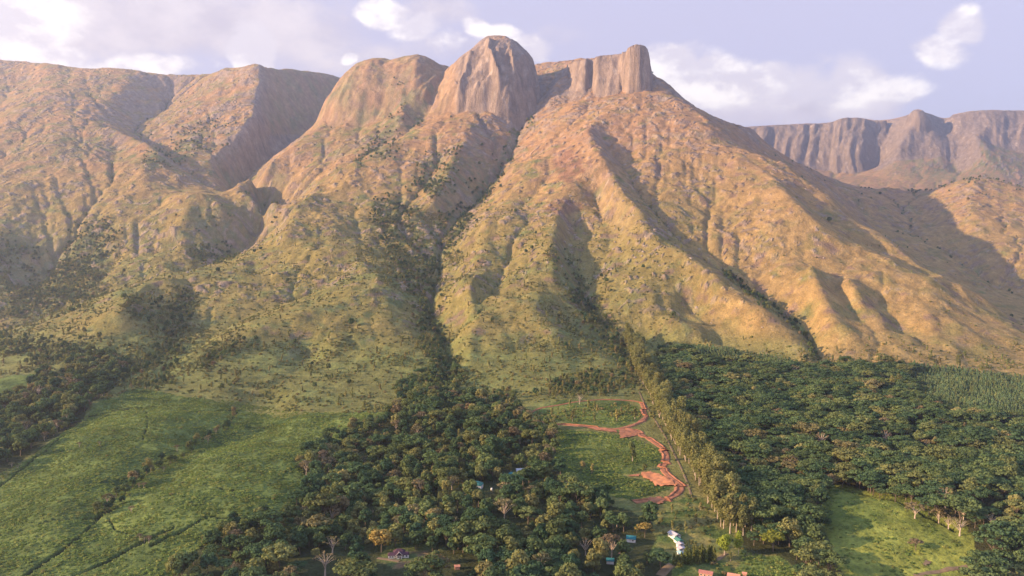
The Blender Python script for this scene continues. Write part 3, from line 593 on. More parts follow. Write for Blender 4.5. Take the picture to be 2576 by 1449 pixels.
# smooth shared normals so the sheets meet without a seam
def sheet(name, a, b):
    me = grid_mesh(name, XX[a:b], YY[a:b], H[a:b])
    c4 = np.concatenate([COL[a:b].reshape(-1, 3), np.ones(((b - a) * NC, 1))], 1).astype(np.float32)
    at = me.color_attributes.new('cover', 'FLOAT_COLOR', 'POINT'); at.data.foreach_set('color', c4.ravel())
    at = me.attributes.new('rock', 'FLOAT', 'POINT'); at.data.foreach_set('value', ROCK[a:b].ravel().astype(np.float32))
    nn = np.stack([-gx[a:b], -gy[a:b] + gx[a:b] * XX[a:b] / YY[a:b], np.ones((b - a, NC))], -1).reshape(-1, 3); nn /= np.linalg.norm(nn, axis=1, keepdims=True)
    me.normals_split_custom_set_from_vertices(nn.astype(np.float32))
    me.materials.append(GROUND_MAT)
    o = bpy.data.objects.new(name, me); col.objects.link(o); o['kind'] = 'structure'; return o
i1 = int(np.searchsorted(rows, 1430)); i2 = int(np.searchsorted(rows, 5000))
ground = sheet('ground', 0, i1 + 1); massif = sheet('mountain', i1, i2 + 1); farm = sheet('far_mountains', i2, NR)
print('terrain', time.time() - T0)
# ------------------------------------------------------------------ helpers on the ground
def hgt(x, y):
    x = np.asarray(x, float); y = np.asarray(y, float)
    c = np.clip((x / y - ts[0]) / (ts[1] - ts[0]), 0, NC - 1.001); r = np.clip(np.interp(y, rows, np.arange(NR)), 0, NR - 1.001)
    ci = c.astype(int); ri = r.astype(int); fc = c - ci; fr = r - ri
    return (H[ri, ci] * (1 - fc) + H[ri, ci + 1] * fc) * (1 - fr) + (H[ri + 1, ci] * (1 - fc) + H[ri + 1, ci + 1] * fc) * fr
def at(u, v):
    """the point of ground seen in survey direction (u, v)"""
    x, _, z = P(u, v, 1.0)
    hz_ = hgt(x * rows, rows); k = np.argmax(hz_ >= z * rows)
    if k == 0: k = 1
    a, b = rows[k - 1], rows[k]; fa, fb = hz_[k - 1] - z * a, hz_[k] - z * b
    D = a + (b - a) * (-fa / (fb - fa)) if fb != fa else a
    return x * D, D, float(hgt(x * D, D))
def samp(G, x, y):
    c = np.clip(np.round((x / y - ts[0]) / (ts[1] - ts[0])).astype(int), 0, NC - 1); r = np.clip(np.round(np.interp(y, rows, np.arange(NR))).astype(int), 0, NR - 1)
    return G[r, c]
def link(name, me, parent=None, mat=None):
    o = bpy.data.objects.new(name, me); col.objects.link(o)
    if parent is not None: o.parent = parent
    if mat is not None and me is not None and not me.materials: me.materials.append(mat)
    return o
def tag(o, label, cat, group=None):
    o['label'] = label; o['category'] = cat
    if group: o['group'] = group
    return o

# ------------------------------------------------------------------ foliage and bark materials
def leaf_material(name, cols, tr=.25, var=.35):
    m = bpy.data.materials.new(name); m.use_nodes = True; m.node_tree.nodes.clear(); g = NB(m.node_tree)
    out = g.new('ShaderNodeOutputMaterial'); oi = g.new('ShaderNodeObjectInfo')
    rp = g.new('ShaderNodeValToRGB'); rp.color_ramp.interpolation = 'LINEAR'
    e = rp.color_ramp.elements
    while len(e) < len(cols): e.new(.5)
    for i, (p, c) in enumerate(cols): e[i].position = p; e[i].color = (*c, 1)
    g.put(rp.inputs[0], oi.outputs['Random'])
    pos = g.new('ShaderNodeNewGeometry').outputs['Position']
    v = g.math('MULTIPLY', g.rng(g.noise(pos, .55, 3, .6), .25, .75, 1 - var, 1 + var, False), g.rng(g.noise(pos, .022, 2, .5), .3, .7, .72, 1.25, False))
    c = g.mix(1.0, rp.outputs[0], g.xyz(v, v, v), 'MULTIPLY')
    d = g.new('ShaderNodeBsdfDiffuse'); t = g.new('ShaderNodeBsdfTranslucent'); mx = g.new('ShaderNodeMixShader')
    g.put(d.inputs[0], c); g.put(t.inputs[0], g.mix(1.0, c, (1.15, 1.1, .6, 1), 'MULTIPLY')); mx.inputs[0].default_value = tr
    g.put(mx.inputs[1], d.outputs[0]); g.put(mx.inputs[2], t.outputs[0]); g.put(out.inputs[0], mx.outputs[0])
    return m
def plain_material(name, c, rough=.9, var=.25, scale=.8):
    m = bpy.data.materials.new(name); m.use_nodes = True; g = NB(m.node_tree); bs = m.node_tree.nodes['Principled BSDF']
    tcn = g.new('ShaderNodeTexCoord').outputs['Object']
    v = g.rng(g.noise(tcn, scale, 5, .6), .25, .75, 1 - var, 1 + var, False)
    g.put(bs.inputs['Base Color'], g.mix(1.0, (*c, 1), g.xyz(v, v, v), 'MULTIPLY')); bs.inputs['Roughness'].default_value = rough; bs.inputs['Specular IOR Level'].default_value = .2
    return m
M = {}
M['spread'] = leaf_material('spreading_leaves', [(0, (.062, .105, .050)), (.35, (.090, .135, .056)), (.7, (.130, .165, .060)), (.93, (.19, .195, .070)), (.96, (.24, .22, .085)), (1, (.20, .150, .080))])
M['broad'] = leaf_material('broad_leaves', [(0, (.056, .100, .050)), (.30, (.086, .128, .054)), (.6, (.135, .165, .060)), (.88, (.20, .195, .070)), (.95, (.25, .225, .085)), (1, (.21, .150, .085))])
M['euc'] = leaf_material('eucalyptus_leaves', [(0, (.165, .170, .062)), (.5, (.185, .182, .066)), (1, (.21, .195, .072))])
M['conif'] = leaf_material('plantation_leaves', [(0, (.115, .175, .090)), (.6, (.150, .200, .090)), (1, (.19, .21, .085))])
M['shrub'] = leaf_material('shrub_leaves', [(0, (.150, .170, .060)), (.5, (.205, .200, .068)), (.85, (.25, .215, .078)), (1, (.27, .21, .10))])
M['dry'] = leaf_material('dry_leaves', [(0, (.185, .135, .080)), (.6, (.200, .160, .085)), (1, (.175, .155, .075))], .15)
M['gold'] = leaf_material('golden_leaves', [(0, (.30, .215, .065)), (1, (.30, .215, .065))], .2)
M['lime'] = leaf_material('lime_leaves', [(0, (.26, .30, .045)), (1, (.26, .30, .045))], .3)
M['bark'] = plain_material('bark', (.16, .12, .09), .95, .3, 2.0)
M['pale'] = plain_material('pale_bark', (.46, .36, .28), .9, .2, 1.0)

# ------------------------------------------------------------------ tree shapes
def cards(blobs, per, size, rng, inner=.22):
    """leaf sprays spread through and over clumps; blobs: (x, y, z, rx, ry, rz)"""
    V = []; Fc = []
    for (cx, cy, cz, rx, ry, rz) in blobs:
        n = max(8, int(per * rng.uniform(.8, 1.2)))
        d = rng.normal(size=(n, 3)); d /= np.linalg.norm(d, axis=1, keepdims=True)
        rad = np.where(rng.random(n) < inner, rng.uniform(.45, .75, n), rng.uniform(.8, 1.12, n))
        p = np.array([cx, cy, cz]) + d * np.array([rx, ry, rz]) * rad[:, None]
        nrm = d / np.array([rx, ry, rz]); nrm /= np.linalg.norm(nrm, axis=1, keepdims=True)
        nrm = nrm + .38 * rng.normal(size=(n, 3)); nrm[:, 2] += .25; nrm /= np.linalg.norm(nrm, axis=1, keepdims=True)
        a = np.cross(nrm, rng.normal(size=(n, 3))); a /= np.linalg.norm(a, axis=1, keepdims=True); b = np.cross(nrm, a)
        s = size * rng.uniform(.6, 1.5, n)[:, None]
        q = np.stack([p - a * s - b * s * .3, p + a * s * .2 - b * s * .8, p + a * s + b * s * .25, p - a * s * .15 + b * s * .85], 1)
        V.append(q.reshape(-1, 3))
    V = np.concatenate(V); n = len(V) // 4
    return V, np.arange(n * 4).reshape(n, 4)
def tube_geo(paths, sides=5):
    """paths: list of [(x, y, z, r), ...]"""
    V = []; Fc = []
    for p in paths:
        base = len(V)
        for (x, y, z, r) in p:
            for k in range(sides):
                a = 2 * math.pi * k / sides; V.append((x + r * math.cos(a), y + r * math.sin(a), z))
        for i in range(len(p) - 1):
            for k in range(sides):
                k2 = (k + 1) % sides
                Fc.append((base + i * sides + k, base + i * sides + k2, base + (i + 1) * sides + k2, base + (i + 1) * sides + k))
        Fc.append(tuple(base + (len(p) - 1) * sides + k for k in range(sides)))
    return V, Fc
def mk(name, V, Fc, mat):
    me = bpy.data.meshes.new(name); me.from_pydata([tuple(v) for v in V] if not isinstance(V, list) else V, [], Fc.tolist() if hasattr(Fc, 'tolist') else Fc); me.update(); me.materials.append(mat); return me
def trunk_geo(h, r, limbs, rng, lean=0.0, fork=.6):
    ph = rng.uniform(0, 6.28); lx, ly = lean * math.cos(ph), lean * math.sin(ph)
    main = [(0, 0, -1.2, r * 1.35), (lx * .1, ly * .1, h * .25, r), (lx * .5 * h * .1, ly * .5 * h * .1, h * .6, r * .8), (lx * h * .1, ly * h * .1, h, r * .55)]
    ps = [main]; top = main[-1]; mid = main[2]
    for (x, y, z) in limbs:
        s = top if rng.random() < fork else mid
        mx = (s[0] + x) / 2 + rng.normal() * .3; my = (s[1] + y) / 2 + rng.normal() * .3; mz = (s[2] + z) / 2 + .06 * h
        ps.append([(s[0], s[1], s[2] - .1, r * .5), (mx, my, mz, r * .32), (x, y, z, r * .12)])
    return tube_geo(ps)
def proto(kind, seed):
    rng = np.random.default_rng(seed * 77 + sum(map(ord, kind))); blobs = []; U = rng.uniform
    if kind == 'spread':
        Ht = U(13, 17); R = Ht * U(.48, .62); n = int(U(15, 20))
        for i in range(n):
            a = i * 2.4 + U(-.4, .4); q = math.sqrt((i + .5) / n) * R * U(.85, 1.05); br = R * U(.26, .38)
            blobs.append((q * math.cos(a), q * math.sin(a), Ht * (.93 - .20 * (q / R) ** 2) + U(-1.1, .7) - (.12 * Ht if U(0, 1) < .3 else 0), br, br * U(.8, 1.2), br * U(.34, .48)))
        crown = cards(blobs, 74, .62, rng); limbs = [(b[0] * .85, b[1] * .85, b[2] - b[5] * .6) for b in blobs[::2]]
        tr = trunk_geo(Ht * .45, .42, limbs, rng, 1.0); bm_, lm_ = M['bark'], M['spread']
    elif kind == 'broad':
        Ht = U(12, 17); R = Ht * U(.28, .36); n = int(U(15, 20))
        for i in range(n):
            z = U(-.75, 1); a = i * 2.4 + U(-.5, .5); q = math.sqrt(max(0, 1 - z * z * .85)) * R * U(.55, .85); br = R * U(.36, .52)
            blobs.append((q * math.cos(a), q * math.sin(a), Ht * .62 + z * Ht * .29, br, br, br * U(.7, .95)))
        crown = cards(blobs, 78, .60, rng); limbs = [(b[0] * .7, b[1] * .7, b[2]) for b in blobs[::3]]
        tr = trunk_geo(Ht * .42, .36, limbs, rng, .8); bm_, lm_ = M['bark'], M['broad']
    elif kind == 'euc':
        Ht = U(25, 32); n = int(U(15, 20))
        for i in range(n):
            z = .36 + .6 * (i / n) + U(-.03, .03); R = Ht * .15 * (1.15 - .5 * abs(z - .62) / .4); a = U(0, 6.28); q = R * U(.25, .9); br = Ht * U(.075, .125)
            blobs.append((q * math.cos(a), q * math.sin(a), Ht * z, br, br, br * U(.95, 1.35)))
        crown = cards(blobs, 74, .62, rng); limbs = [(b[0] * .8, b[1] * .8, b[2]) for b in blobs[::2]]
        tr = trunk_geo(Ht * .6, .40, limbs, rng, .6); bm_, lm_ = M['pale'], M['euc']
    elif kind == 'dry':
        Ht = U(12, 16); R = Ht * .42; n = 13
        for i in range(n):
            a = i * 2.4 + U(-.4, .4); q = math.sqrt((i + .5) / n) * R; br = R * U(.26, .36)
            blobs.append((q * math.cos(a), q * math.sin(a), Ht * (.9 - .25 * (q / R) ** 2) + U(-1, .5), br, br, br * .55))
        crown = cards(blobs, 34, .5, rng, .5); limbs = [(b[0], b[1], b[2]) for b in blobs]
        tr = trunk_geo(Ht * .42, .40, limbs, rng, 1.0); bm_, lm_ = M['pale'], M['dry']
    elif kind == 'bare':
        Ht = U(13, 17); R = Ht * .45; limbs = []
        for i in range(15):
            a = i * 2.4 + U(-.4, .4); q = math.sqrt((i + .5) / 15) * R; limbs.append((q * math.cos(a), q * math.sin(a), Ht * (.95 - .25 * (q / R) ** 2) + U(-1.5, .5)))
        blobs = [(x, y, z, 1.0, 1.0, .6) for x, y, z in limbs]
        crown = cards(blobs, 9, .42, rng, .5); tr = trunk_geo(Ht * .42, .55, limbs, rng, 1.0); bm_, lm_ = M['pale'], M['dry']
    elif kind == 'conif':
        Ht = U(6, 7.5); n = 5
        for i in range(n):
            z = .2 + .68 * i / (n - 1); R = Ht * .33 * (1.12 - z); a = U(0, 6.28); blobs.append((R * .25 * math.cos(a), R * .25 * math.sin(a), Ht * z, R, R, Ht * .15))
        crown = cards(blobs, 42, .5, rng); tr = trunk_geo(Ht * .8, .14, [], rng, .1); bm_, lm_ = M['bark'], M['conif']
    elif kind == 'cypress':
        Ht = U(8, 11); n = 9
        for i in range(n):
            z = .12 + .82 * i / (n - 1); R = Ht * .17 * (1.12 - z ** 1.5); blobs.append((U(-.2, .2), U(-.2, .2), Ht * z, R, R, Ht * .11))
        crown = cards(blobs, 44, .5, rng); tr = trunk_geo(Ht * .8, .2, [], rng, .1); bm_, lm_ = M['bark'], M['lime2']
    elif kind == 'post':            # slender tree of the slopes
        Ht = U(7, 10); n = 7
        for i in range(n):
            z = .32 + .62 * i / (n - 1); br = Ht * U(.10, .15); a = U(0, 6.28); q = Ht * U(.0, .10); blobs.append((q * math.cos(a), q * math.sin(a), Ht * z, br, br, br * 1.1))
        crown = cards(blobs, 36, .5, rng); tr = trunk_geo(Ht * .7, .2, [], rng, .6); bm_, lm_ = M['pale'], M['shrub']
    elif kind == 'tea':
        for i in range(5):
            a = i * 1.26 + U(-.3, .3); q = U(.4, 1.1); br = U(.6, .95); blobs.append((q * math.cos(a), q * math.sin(a), br * .32, br, br, br * .5))
        crown = cards(blobs, 9, .42, rng, .1); tr = trunk_geo(.5, .08, [], rng, .1); bm_, lm_ = M['bark'], M['tea']
    else:                           # shrub
        R = U(1.6, 2.6); n = 6
        for i in range(n):
            a = i * 1.1 + U(-.3, .3); q = R * U(.2, .75); br = R * U(.4, .6); blobs.append((q * math.cos(a), q * math.sin(a), br * U(.6, 1.1), br, br, br * .9))
        crown = cards(blobs, 30, .42, rng); tr = trunk_geo(R * .8, .12, [], rng, .3); bm_, lm_ = M['bark'], M['shrub']
    return mk(kind + '_trunk', tr[0], tr[1], bm_), mk(kind + '_crown', crown[0], crown[1], lm_)
M['lime2'] = leaf_material('cypress_leaves', [(0, (.105, .125, .035)), (1, (.145, .150, .042))])
M['tea'] = leaf_material('tea_leaves', [(0, (.130, .185, .050)), (.6, (.185, .235, .060)), (1, (.27, .270, .075))], .25)
NVAR = {'spread': 7, 'broad': 7, 'euc': 5, 'dry': 3, 'bare': 4, 'conif': 3, 'cypress': 3, 'post': 4, 'shrub': 4, 'tea': 3}
PR = {k: [proto(k, i) for i in range(n)] for k, n in NVAR.items()}
print('protos', time.time() - T0)
NAME = {'spread': 'spreading_tree', 'broad': 'broadleaf_tree', 'euc': 'eucalyptus_tree', 'dry': 'dry_tree', 'bare': 'bare_tree', 'conif': 'plantation_tree', 'cypress': 'cypress_tree', 'post': 'slender_tree', 'shrub': 'shrub', 'tea': 'tea_bush'}
rnd = random.Random(5)
def plant_one(kind, x, y, s=1.0, var=None, rz=None, z=None, label=None, group=None, crown_mat=None, trunk=True, name=None, cat='tree', sz=1.0):
    var = rnd.randrange(NVAR[kind]) if var is None else var % NVAR[kind]; rz = rnd.uniform(0, 6.28) if rz is None else rz
    zz = float(hgt(x, y)) if z is None else z
    r = bpy.data.objects.new(name or NAME[kind], None); col.objects.link(r); r.location = (x, y, zz); r.rotation_euler = (0, 0, rz); r.scale = (s, s, s * sz); r.empty_display_size = .5
    tm, cm = PR[kind][var]
    if crown_mat is not None:
        cm = cm.copy(); cm.materials.clear(); cm.materials.append(crown_mat)
    link('trunk', tm, r); link('crown', cm, r)
    return tag(r, label, cat, group)
def one_mesh(kind, x, y, s, label, group, cat, name=None):
    """far small copies: one mesh without separate parts"""
    cm = PR[kind][rnd.randrange(NVAR[kind])][1]
    o = link(name or NAME[kind], cm); o.location = (x, y, float(hgt(x, y))); o.rotation_euler = (0, 0, rnd.uniform(0, 6.28)); o.scale = (s, s, s); return tag(o, label, cat, group)
def scatter_stuff(name, kinds, x, y, s, label, cat, weights=None, seed=1):
    """many more of the same, as one object"""
    x = np.asarray(x); y = np.asarray(y); n = len(x)
    if n == 0: return
    rng = np.random.default_rng(seed); me = bpy.data.meshes.new(name); me.vertices.add(n)
    me.vertices.foreach_set('co', np.stack([x, y, hgt(x, y)], 1).astype(np.float32).ravel())
    plist = [(k, i) for k in kinds for i in range(NVAR[k]) if PR[k][i][1].name in SRC and (k in ('conif', 'shrub', 'tea') or PR[k][i][0].name in SRC)]
    pk = np.array([(weights or {}).get(k, 1) / NVAR[k] for k, i in plist]); pk = pk / pk.sum()
    a = me.attributes.new('pick', 'INT', 'POINT'); a.data.foreach_set('value', rng.choice(len(plist), n, p=pk).astype(np.int32))
    a = me.attributes.new('turn', 'FLOAT', 'POINT'); a.data.foreach_set('value', rng.uniform(0, 6.28, n).astype(np.float32))
    a = me.attributes.new('size', 'FLOAT', 'POINT'); a.data.foreach_set('value', np.asarray(s, np.float32))
    o = link(name, me); o['kind'] = 'stuff'; o['label'] = label; o['category'] = cat
    ng = bpy.data.node_groups.new(name, 'GeometryNodeTree')
    ng.interface.new_socket('Geometry', in_out='INPUT', socket_type='NodeSocketGeometry'); ng.interface.new_socket('Geometry', in_out='OUTPUT', socket_type='NodeSocketGeometry')
    g = NB(ng); gi = g.new('NodeGroupInput'); go = g.new('NodeGroupOutput'); jn = g.new('GeometryNodeJoinGeometry')
    for k, i in reversed(plist):
        j2 = g.new('GeometryNodeJoinGeometry')
        for me_ in PR[k][i][(1 if k in ('conif', 'shrub', 'tea') else 0):]:
            oi = g.new('GeometryNodeObjectInfo'); oi.inputs[0].default_value = SRC[me_.name]; oi.transform_space = 'ORIGINAL'; g.l.new(oi.outputs['Geometry'], j2.inputs[0])
        gt = g.new('GeometryNodeGeometryToInstance'); g.l.new(j2.outputs[0], gt.inputs[0]); g.l.new(gt.outputs[0], jn.inputs[0])
    ip = g.new('GeometryNodeInstanceOnPoints'); g.l.new(gi.outputs[0], ip.inputs['Points']); g.l.new(jn.outputs[0], ip.inputs['Instance'])
    ip.inputs['Pick Instance'].default_value = True
    def na(nm, ty):
        q = g.new('GeometryNodeInputNamedAttribute', data_type=ty); q.inputs[0].default_value = nm; return q.outputs[0]
    g.l.new(na('pick', 'INT'), ip.inputs['Instance Index'])
    cx = g.new('ShaderNodeCombineXYZ'); g.l.new(na('turn', 'FLOAT'), cx.inputs[2]); g.l.new(cx.outputs[0], ip.inputs['Rotation'])
    sz = na('size', 'FLOAT'); cs = g.new('ShaderNodeCombineXYZ'); [g.l.new(sz, cs.inputs[q]) for q in range(3)]; g.l.new(cs.outputs[0], ip.inputs['Scale'])
    g.l.new(ip.outputs[0], go.inputs[0])
    md = o.modifiers.new('scatter', 'NODES'); md.node_group = ng
    return o
SRC = {}
def register_sources():
    for o in bpy.data.objects:
        if o.type == 'MESH' and o.data.name not in SRC: SRC[o.data.name] = o
def jgrid(x0, x1, y0, y1, s, seed):
    rng = np.random.default_rng(seed); nx, ny = int((x1 - x0) / s), int((y1 - y0) / s)
    gx_, gy_ = np.meshgrid(np.arange(nx), np.arange(ny)); off = (gy_ % 2) * .5
    x = x0 + (gx_ + off + rng.uniform(-.42, .42, gx_.shape)) * s; y = y0 + (gy_ + rng.uniform(-.42, .42, gx_.shape)) * s
    x, y = x.ravel(), y.ravel(); k = np.abs(x / y) < .9
    return x[k], y[k]
# ------------------------------------------------------------------ dirt roads
M['soil'] = plain_material('red_soil', (.31, .125, .062), 1.0, .5, .12)
M['track'] = plain_material('track_soil', (.19, .13, .075), 1.0, .3, .2)
def strip(name, pts, width, mat, off=.35, bank=0.0):
    q = [at(u, v) for u, v in pts]; q = np.array([(a[0], a[1]) for a in q])
    seg = np.r_[0, np.cumsum(np.hypot(*np.diff(q, axis=0).T))]; n = max(4, int(seg[-1] / 2.2)); s = np.linspace(0, seg[-1], n)
    x = np.interp(s, seg, q[:, 0]); y = np.interp(s, seg, q[:, 1])
    for _ in range(26): x[1:-1] = (x[:-2] + 2 * x[1:-1] + x[2:]) / 4; y[1:-1] = (y[:-2] + 2 * y[1:-1] + y[2:]) / 4
    tx, ty = np.gradient(x), np.gradient(y); L = np.hypot(tx, ty); nx, ny = -ty / L, tx / L
    wv_ = width * (1 + .55 * fbm(s / 16, s * 0 + width, 3, 61)); V = []; k = [-.62, -.5, -.25, 0, .25, .5, .62]
    for j, c in enumerate(k):
        px, py = x + nx * wv_ * c, y + ny * wv_ * c; z = hgt(px, py) + off - (.9 if j in (0, 6) else 0)
        V.append(np.stack([px, py, z], 1))
    V = np.stack(V, 1).reshape(-1, 3); m = len(k); Fq = [(i * m + j, i * m + j + 1, (i + 1) * m + j + 1, (i + 1) * m + j) for i in range(n - 1) for j in range(m - 1)]
    o = link(name, mk(name, V, Fq, mat)); o['kind'] = 'structure'; o.data.polygons.foreach_set('use_smooth', np.ones(len(Fq), bool))
    if bank:                       # cut bank along the uphill edge
        d = hgt(x + nx * 12, y + ny * 12) - hgt(x - nx * 12, y - ny * 12); sg = np.where(d > 0, 1.0, -1.0)
        bh = bank * (.55 + .6 * np.abs(fbm(s / 18, s * 0 + 4, 3, 63)) * 2); V = []
        for c, zz in ((.52, .1), (.62, 1.0), (.85, .85), (1.25, -.6)):
            px, py = x + nx * sg * wv_ * c, y + ny * sg * wv_ * c; V.append(np.stack([px, py, hgt(px, py) + off + np.where(zz > 0, zz * bh, zz)], 1))
        V = np.stack(V, 1).reshape(-1, 3); Fq = [(i * 4 + j, i * 4 + j + 1, (i + 1) * 4 + j + 1, (i + 1) * 4 + j) for i in range(n - 1) for j in range(3)]
        b = link('road_bank', mk('road_bank', V, Fq, mat), o); b.data.polygons.foreach_set('use_smooth', np.ones(len(Fq), bool))
    return o
strip('dirt_road', ROAD_A[:11], 4.6, M['soil'], .35, 1.6)
strip('path', ROAD_A[10:], 1.8, M['soil'], .4, .4)
strip('dirt_road', ROAD_B, 5.0, M['soil'], .45, 1.0)
strip('path', ROAD_C, 2.0, M['track'], .3)
def patch(name, pts, mat, off=.3, amp=.5, step=1.6):
    q = np.array([at(u, v)[:2] for u, v in pts]); x0, y0 = q.min(0) - 2; x1, y1 = q.max(0) + 2
    xs, ys = np.arange(x0, x1, step), np.arange(y0, y1, step); gx_, gy_ = np.meshgrid(xs, ys)
    jx = 2.2 * fbm(gx_ / 9, gy_ / 9, 3, 65); jy = 2.2 * fbm(gx_ / 9, gy_ / 9, 3, 67); ins = inpoly(gx_ + jx, gy_ + jy, [tuple(a) for a in q])
    z = hgt(gx_, gy_) + off + amp * (.5 + fbm(gx_ / 6, gy_ / 6, 3, 69))
    idx = -np.ones(ins.shape, int); fs = ins[:-1, :-1] & ins[1:, :-1] & ins[:-1, 1:] & ins[1:, 1:]
    use = np.zeros(ins.shape, bool); use[:-1, :-1] |= fs; use[1:, :-1] |= fs; use[:-1, 1:] |= fs; use[1:, 1:] |= fs
    idx[use] = np.arange(use.sum()); V = np.stack([gx_[use], gy_[use], z[use]], 1); r, c = np.nonzero(fs)
    o = link(name, mk(name, V, np.stack([idx[r, c], idx[r, c + 1], idx[r + 1, c + 1], idx[r + 1, c]], 1), mat)); o['kind'] = 'structure'
    o.data.polygons.foreach_set('use_smooth', np.ones(len(o.data.polygons), bool)); return o
M['scar'] = plain_material('fresh_soil', (.52, .205, .088), 1.0, .45, .1)
patch('ground_scar', c3([(1005, 668), (1100, 665), (1180, 695), (1260, 738), (1300, 785), (1220, 775), (1110, 772), (1080, 735), (1020, 712)]), M['scar'], .6, 1.2)
patch('ground_scar', c3([(865, 695), (1010, 676), (1015, 700), (940, 702)]), M['soil'])
patch('ground_scar', c3([(840, 340), (960, 345), (1000, 390), (900, 412), (850, 415)]), M['soil'], .4, .8)
patch('ground_scar', c3([(1050, 862), (1150, 848), (1215, 870), (1190, 905), (1090, 915)]), M['soil'], .4, .8)
patch('ground_scar', c3([(560, 322), (700, 332), (830, 348), (840, 372), (700, 355)]), M['soil'], .3, .6)
patch('ground_scar', [(2315, 1412), (2335, 1408), (2345, 1420), (2325, 1428)], M['track'], .4, .8)
strip('path', [(2300, 1449), (2360, 1438), (2420, 1428), (2460, 1420)], 3.2, M['track'], .3)
strip('path', [(1660, 1449), (1672, 1432), (1690, 1420)], 6.0, M['track'], .3)
strip('path', [(1790, 1418), (1812, 1404), (1828, 1392)], 3.0, M['track'], .3)
strip('path', [(950, 1404), (985, 1409), (1005, 1412)], 3.0, M['track'], .3)
strip('path', [(1560, 1395), (1572, 1385), (1585, 1378)], 4.0, M['soil'], .3)

# ------------------------------------------------------------------ houses
M['white'] = plain_material('white_plaster', (.74, .68, .62), .9, .12, .6)
M['pinkwall'] = plain_material('pink_brick', (.52, .27, .18), .95, .2, 1.5)
M['dark'] = plain_material('window_glass', (.03, .035, .04), .15, .1, .5)
M['wood'] = plain_material('door_wood', (.13, .07, .04), .7, .2, 2.0)
def roof_material(name, c, c2, per=.9):
    m = plain_material(name, c, .92, .28, .5); g = NB(m.node_tree); bs = m.node_tree.nodes['Principled BSDF']
    tcn = g.new('ShaderNodeTexCoord').outputs['Object']; wv = g.new('ShaderNodeTexWave', wave_type='BANDS', bands_direction='X'); wv.inputs['Scale'].default_value = per; wv.inputs['Distortion'].default_value = .6
    g.put(wv.inputs['Vector'], tcn); src = bs.inputs['Base Color'].links[0].from_socket
    g.put(bs.inputs['Base Color'], g.mix(g.rng(wv.outputs[0], .55, .75), src, (*c2, 1))); return m
M['r_purple'] = roof_material('purple_roof', (.085, .040, .055), (.065, .032, .045))
M['r_green'] = roof_material('green_roof', (.075, .20, .15), (.06, .17, .13))
M['r_teal'] = roof_material('teal_roof', (.035, .17, .18), (.03, .14, .15))
M['r_pale'] = roof_material('pale_roof', (.46, .40, .39), (.40, .34, .33))
M['r_palegreen'] = roof_material('pale_green_roof', (.33, .46, .42), (.28, .40, .36))
M['r_red'] = roof_material('red_roof', (.30, .095, .075), (.46, .22, .16), 1.1)
M['r_pink'] = roof_material('pink_roof', (.55, .25, .16), (.48, .20, .13), 1.0)
M['r_grey'] = roof_material('grey_roof', (.42, .42, .44), (.36, .36, .38))
def box(x0, x1, y0, y1, z0, z1):
    V = [(x, y, z) for z in (z0, z1) for y in (y0, y1) for x in (x0, x1)]
    return V, [(0, 2, 3, 1), (4, 5, 7, 6), (0, 1, 5, 4), (2, 6, 7, 3), (0, 4, 6, 2), (1, 3, 7, 5)]
def joinb(bs):
    V, Fq = [], []
    for v, f in bs: k = len(V); V += list(v); Fq += [tuple(i + k for i in q) for q in f]
    return V, Fq
def wall_geo(w, d, h, rise, axis):
    """walls with a sunk base; gables on the ends of the ridge axis"""
    a, b = w / 2, d / 2; V = [(-a, -b, -2), (a, -b, -2), (a, b, -2), (-a, b, -2), (-a, -b, h), (a, -b, h), (a, b, h), (-a, b, h)]
    Fq = [(0, 1, 5, 4), (1, 2, 6, 5), (2, 3, 7, 6), (3, 0, 4, 7)]
    if rise and axis == 'x': V += [(-a, 0, h + rise), (a, 0, h + rise)]; Fq += [(5, 6, 9), (7, 4, 8)]
    elif rise: V += [(0, -b, h + rise), (0, b, h + rise)]; Fq += [(4, 5, 8), (6, 7, 9)]
    return V, Fq
def roof_geo(w, d, h, rise, axis, hip=0.0, ov=.45, th=.14):
    a, b = w / 2 + ov, d / 2 + ov
    if axis == 'y': a, b = b, a
    s = rise / (b - ov); e = h - s * ov
    top = [(-a, -b, e), (a, -b, e), (a, b, e), (-a, b, e), (-a + hip, 0, h + rise), (a - hip, 0, h + rise)]
    V = [(x, y, z + th) for x, y, z in top] + [(x, y, z + .012) for x, y, z in top]
    Fq = [(0, 1, 5, 4), (2, 3, 4, 5), (1, 2, 5), (3, 0, 4)]; Fq += [tuple(i + 6 for i in reversed(f)) for f in Fq] + [(0, 6, 7, 1), (1, 7, 8, 2), (2, 8, 9, 3), (3, 9, 6, 0)]
    if axis == 'y': V = [(-y, x, z) for x, y, z in V]
    return V, Fq
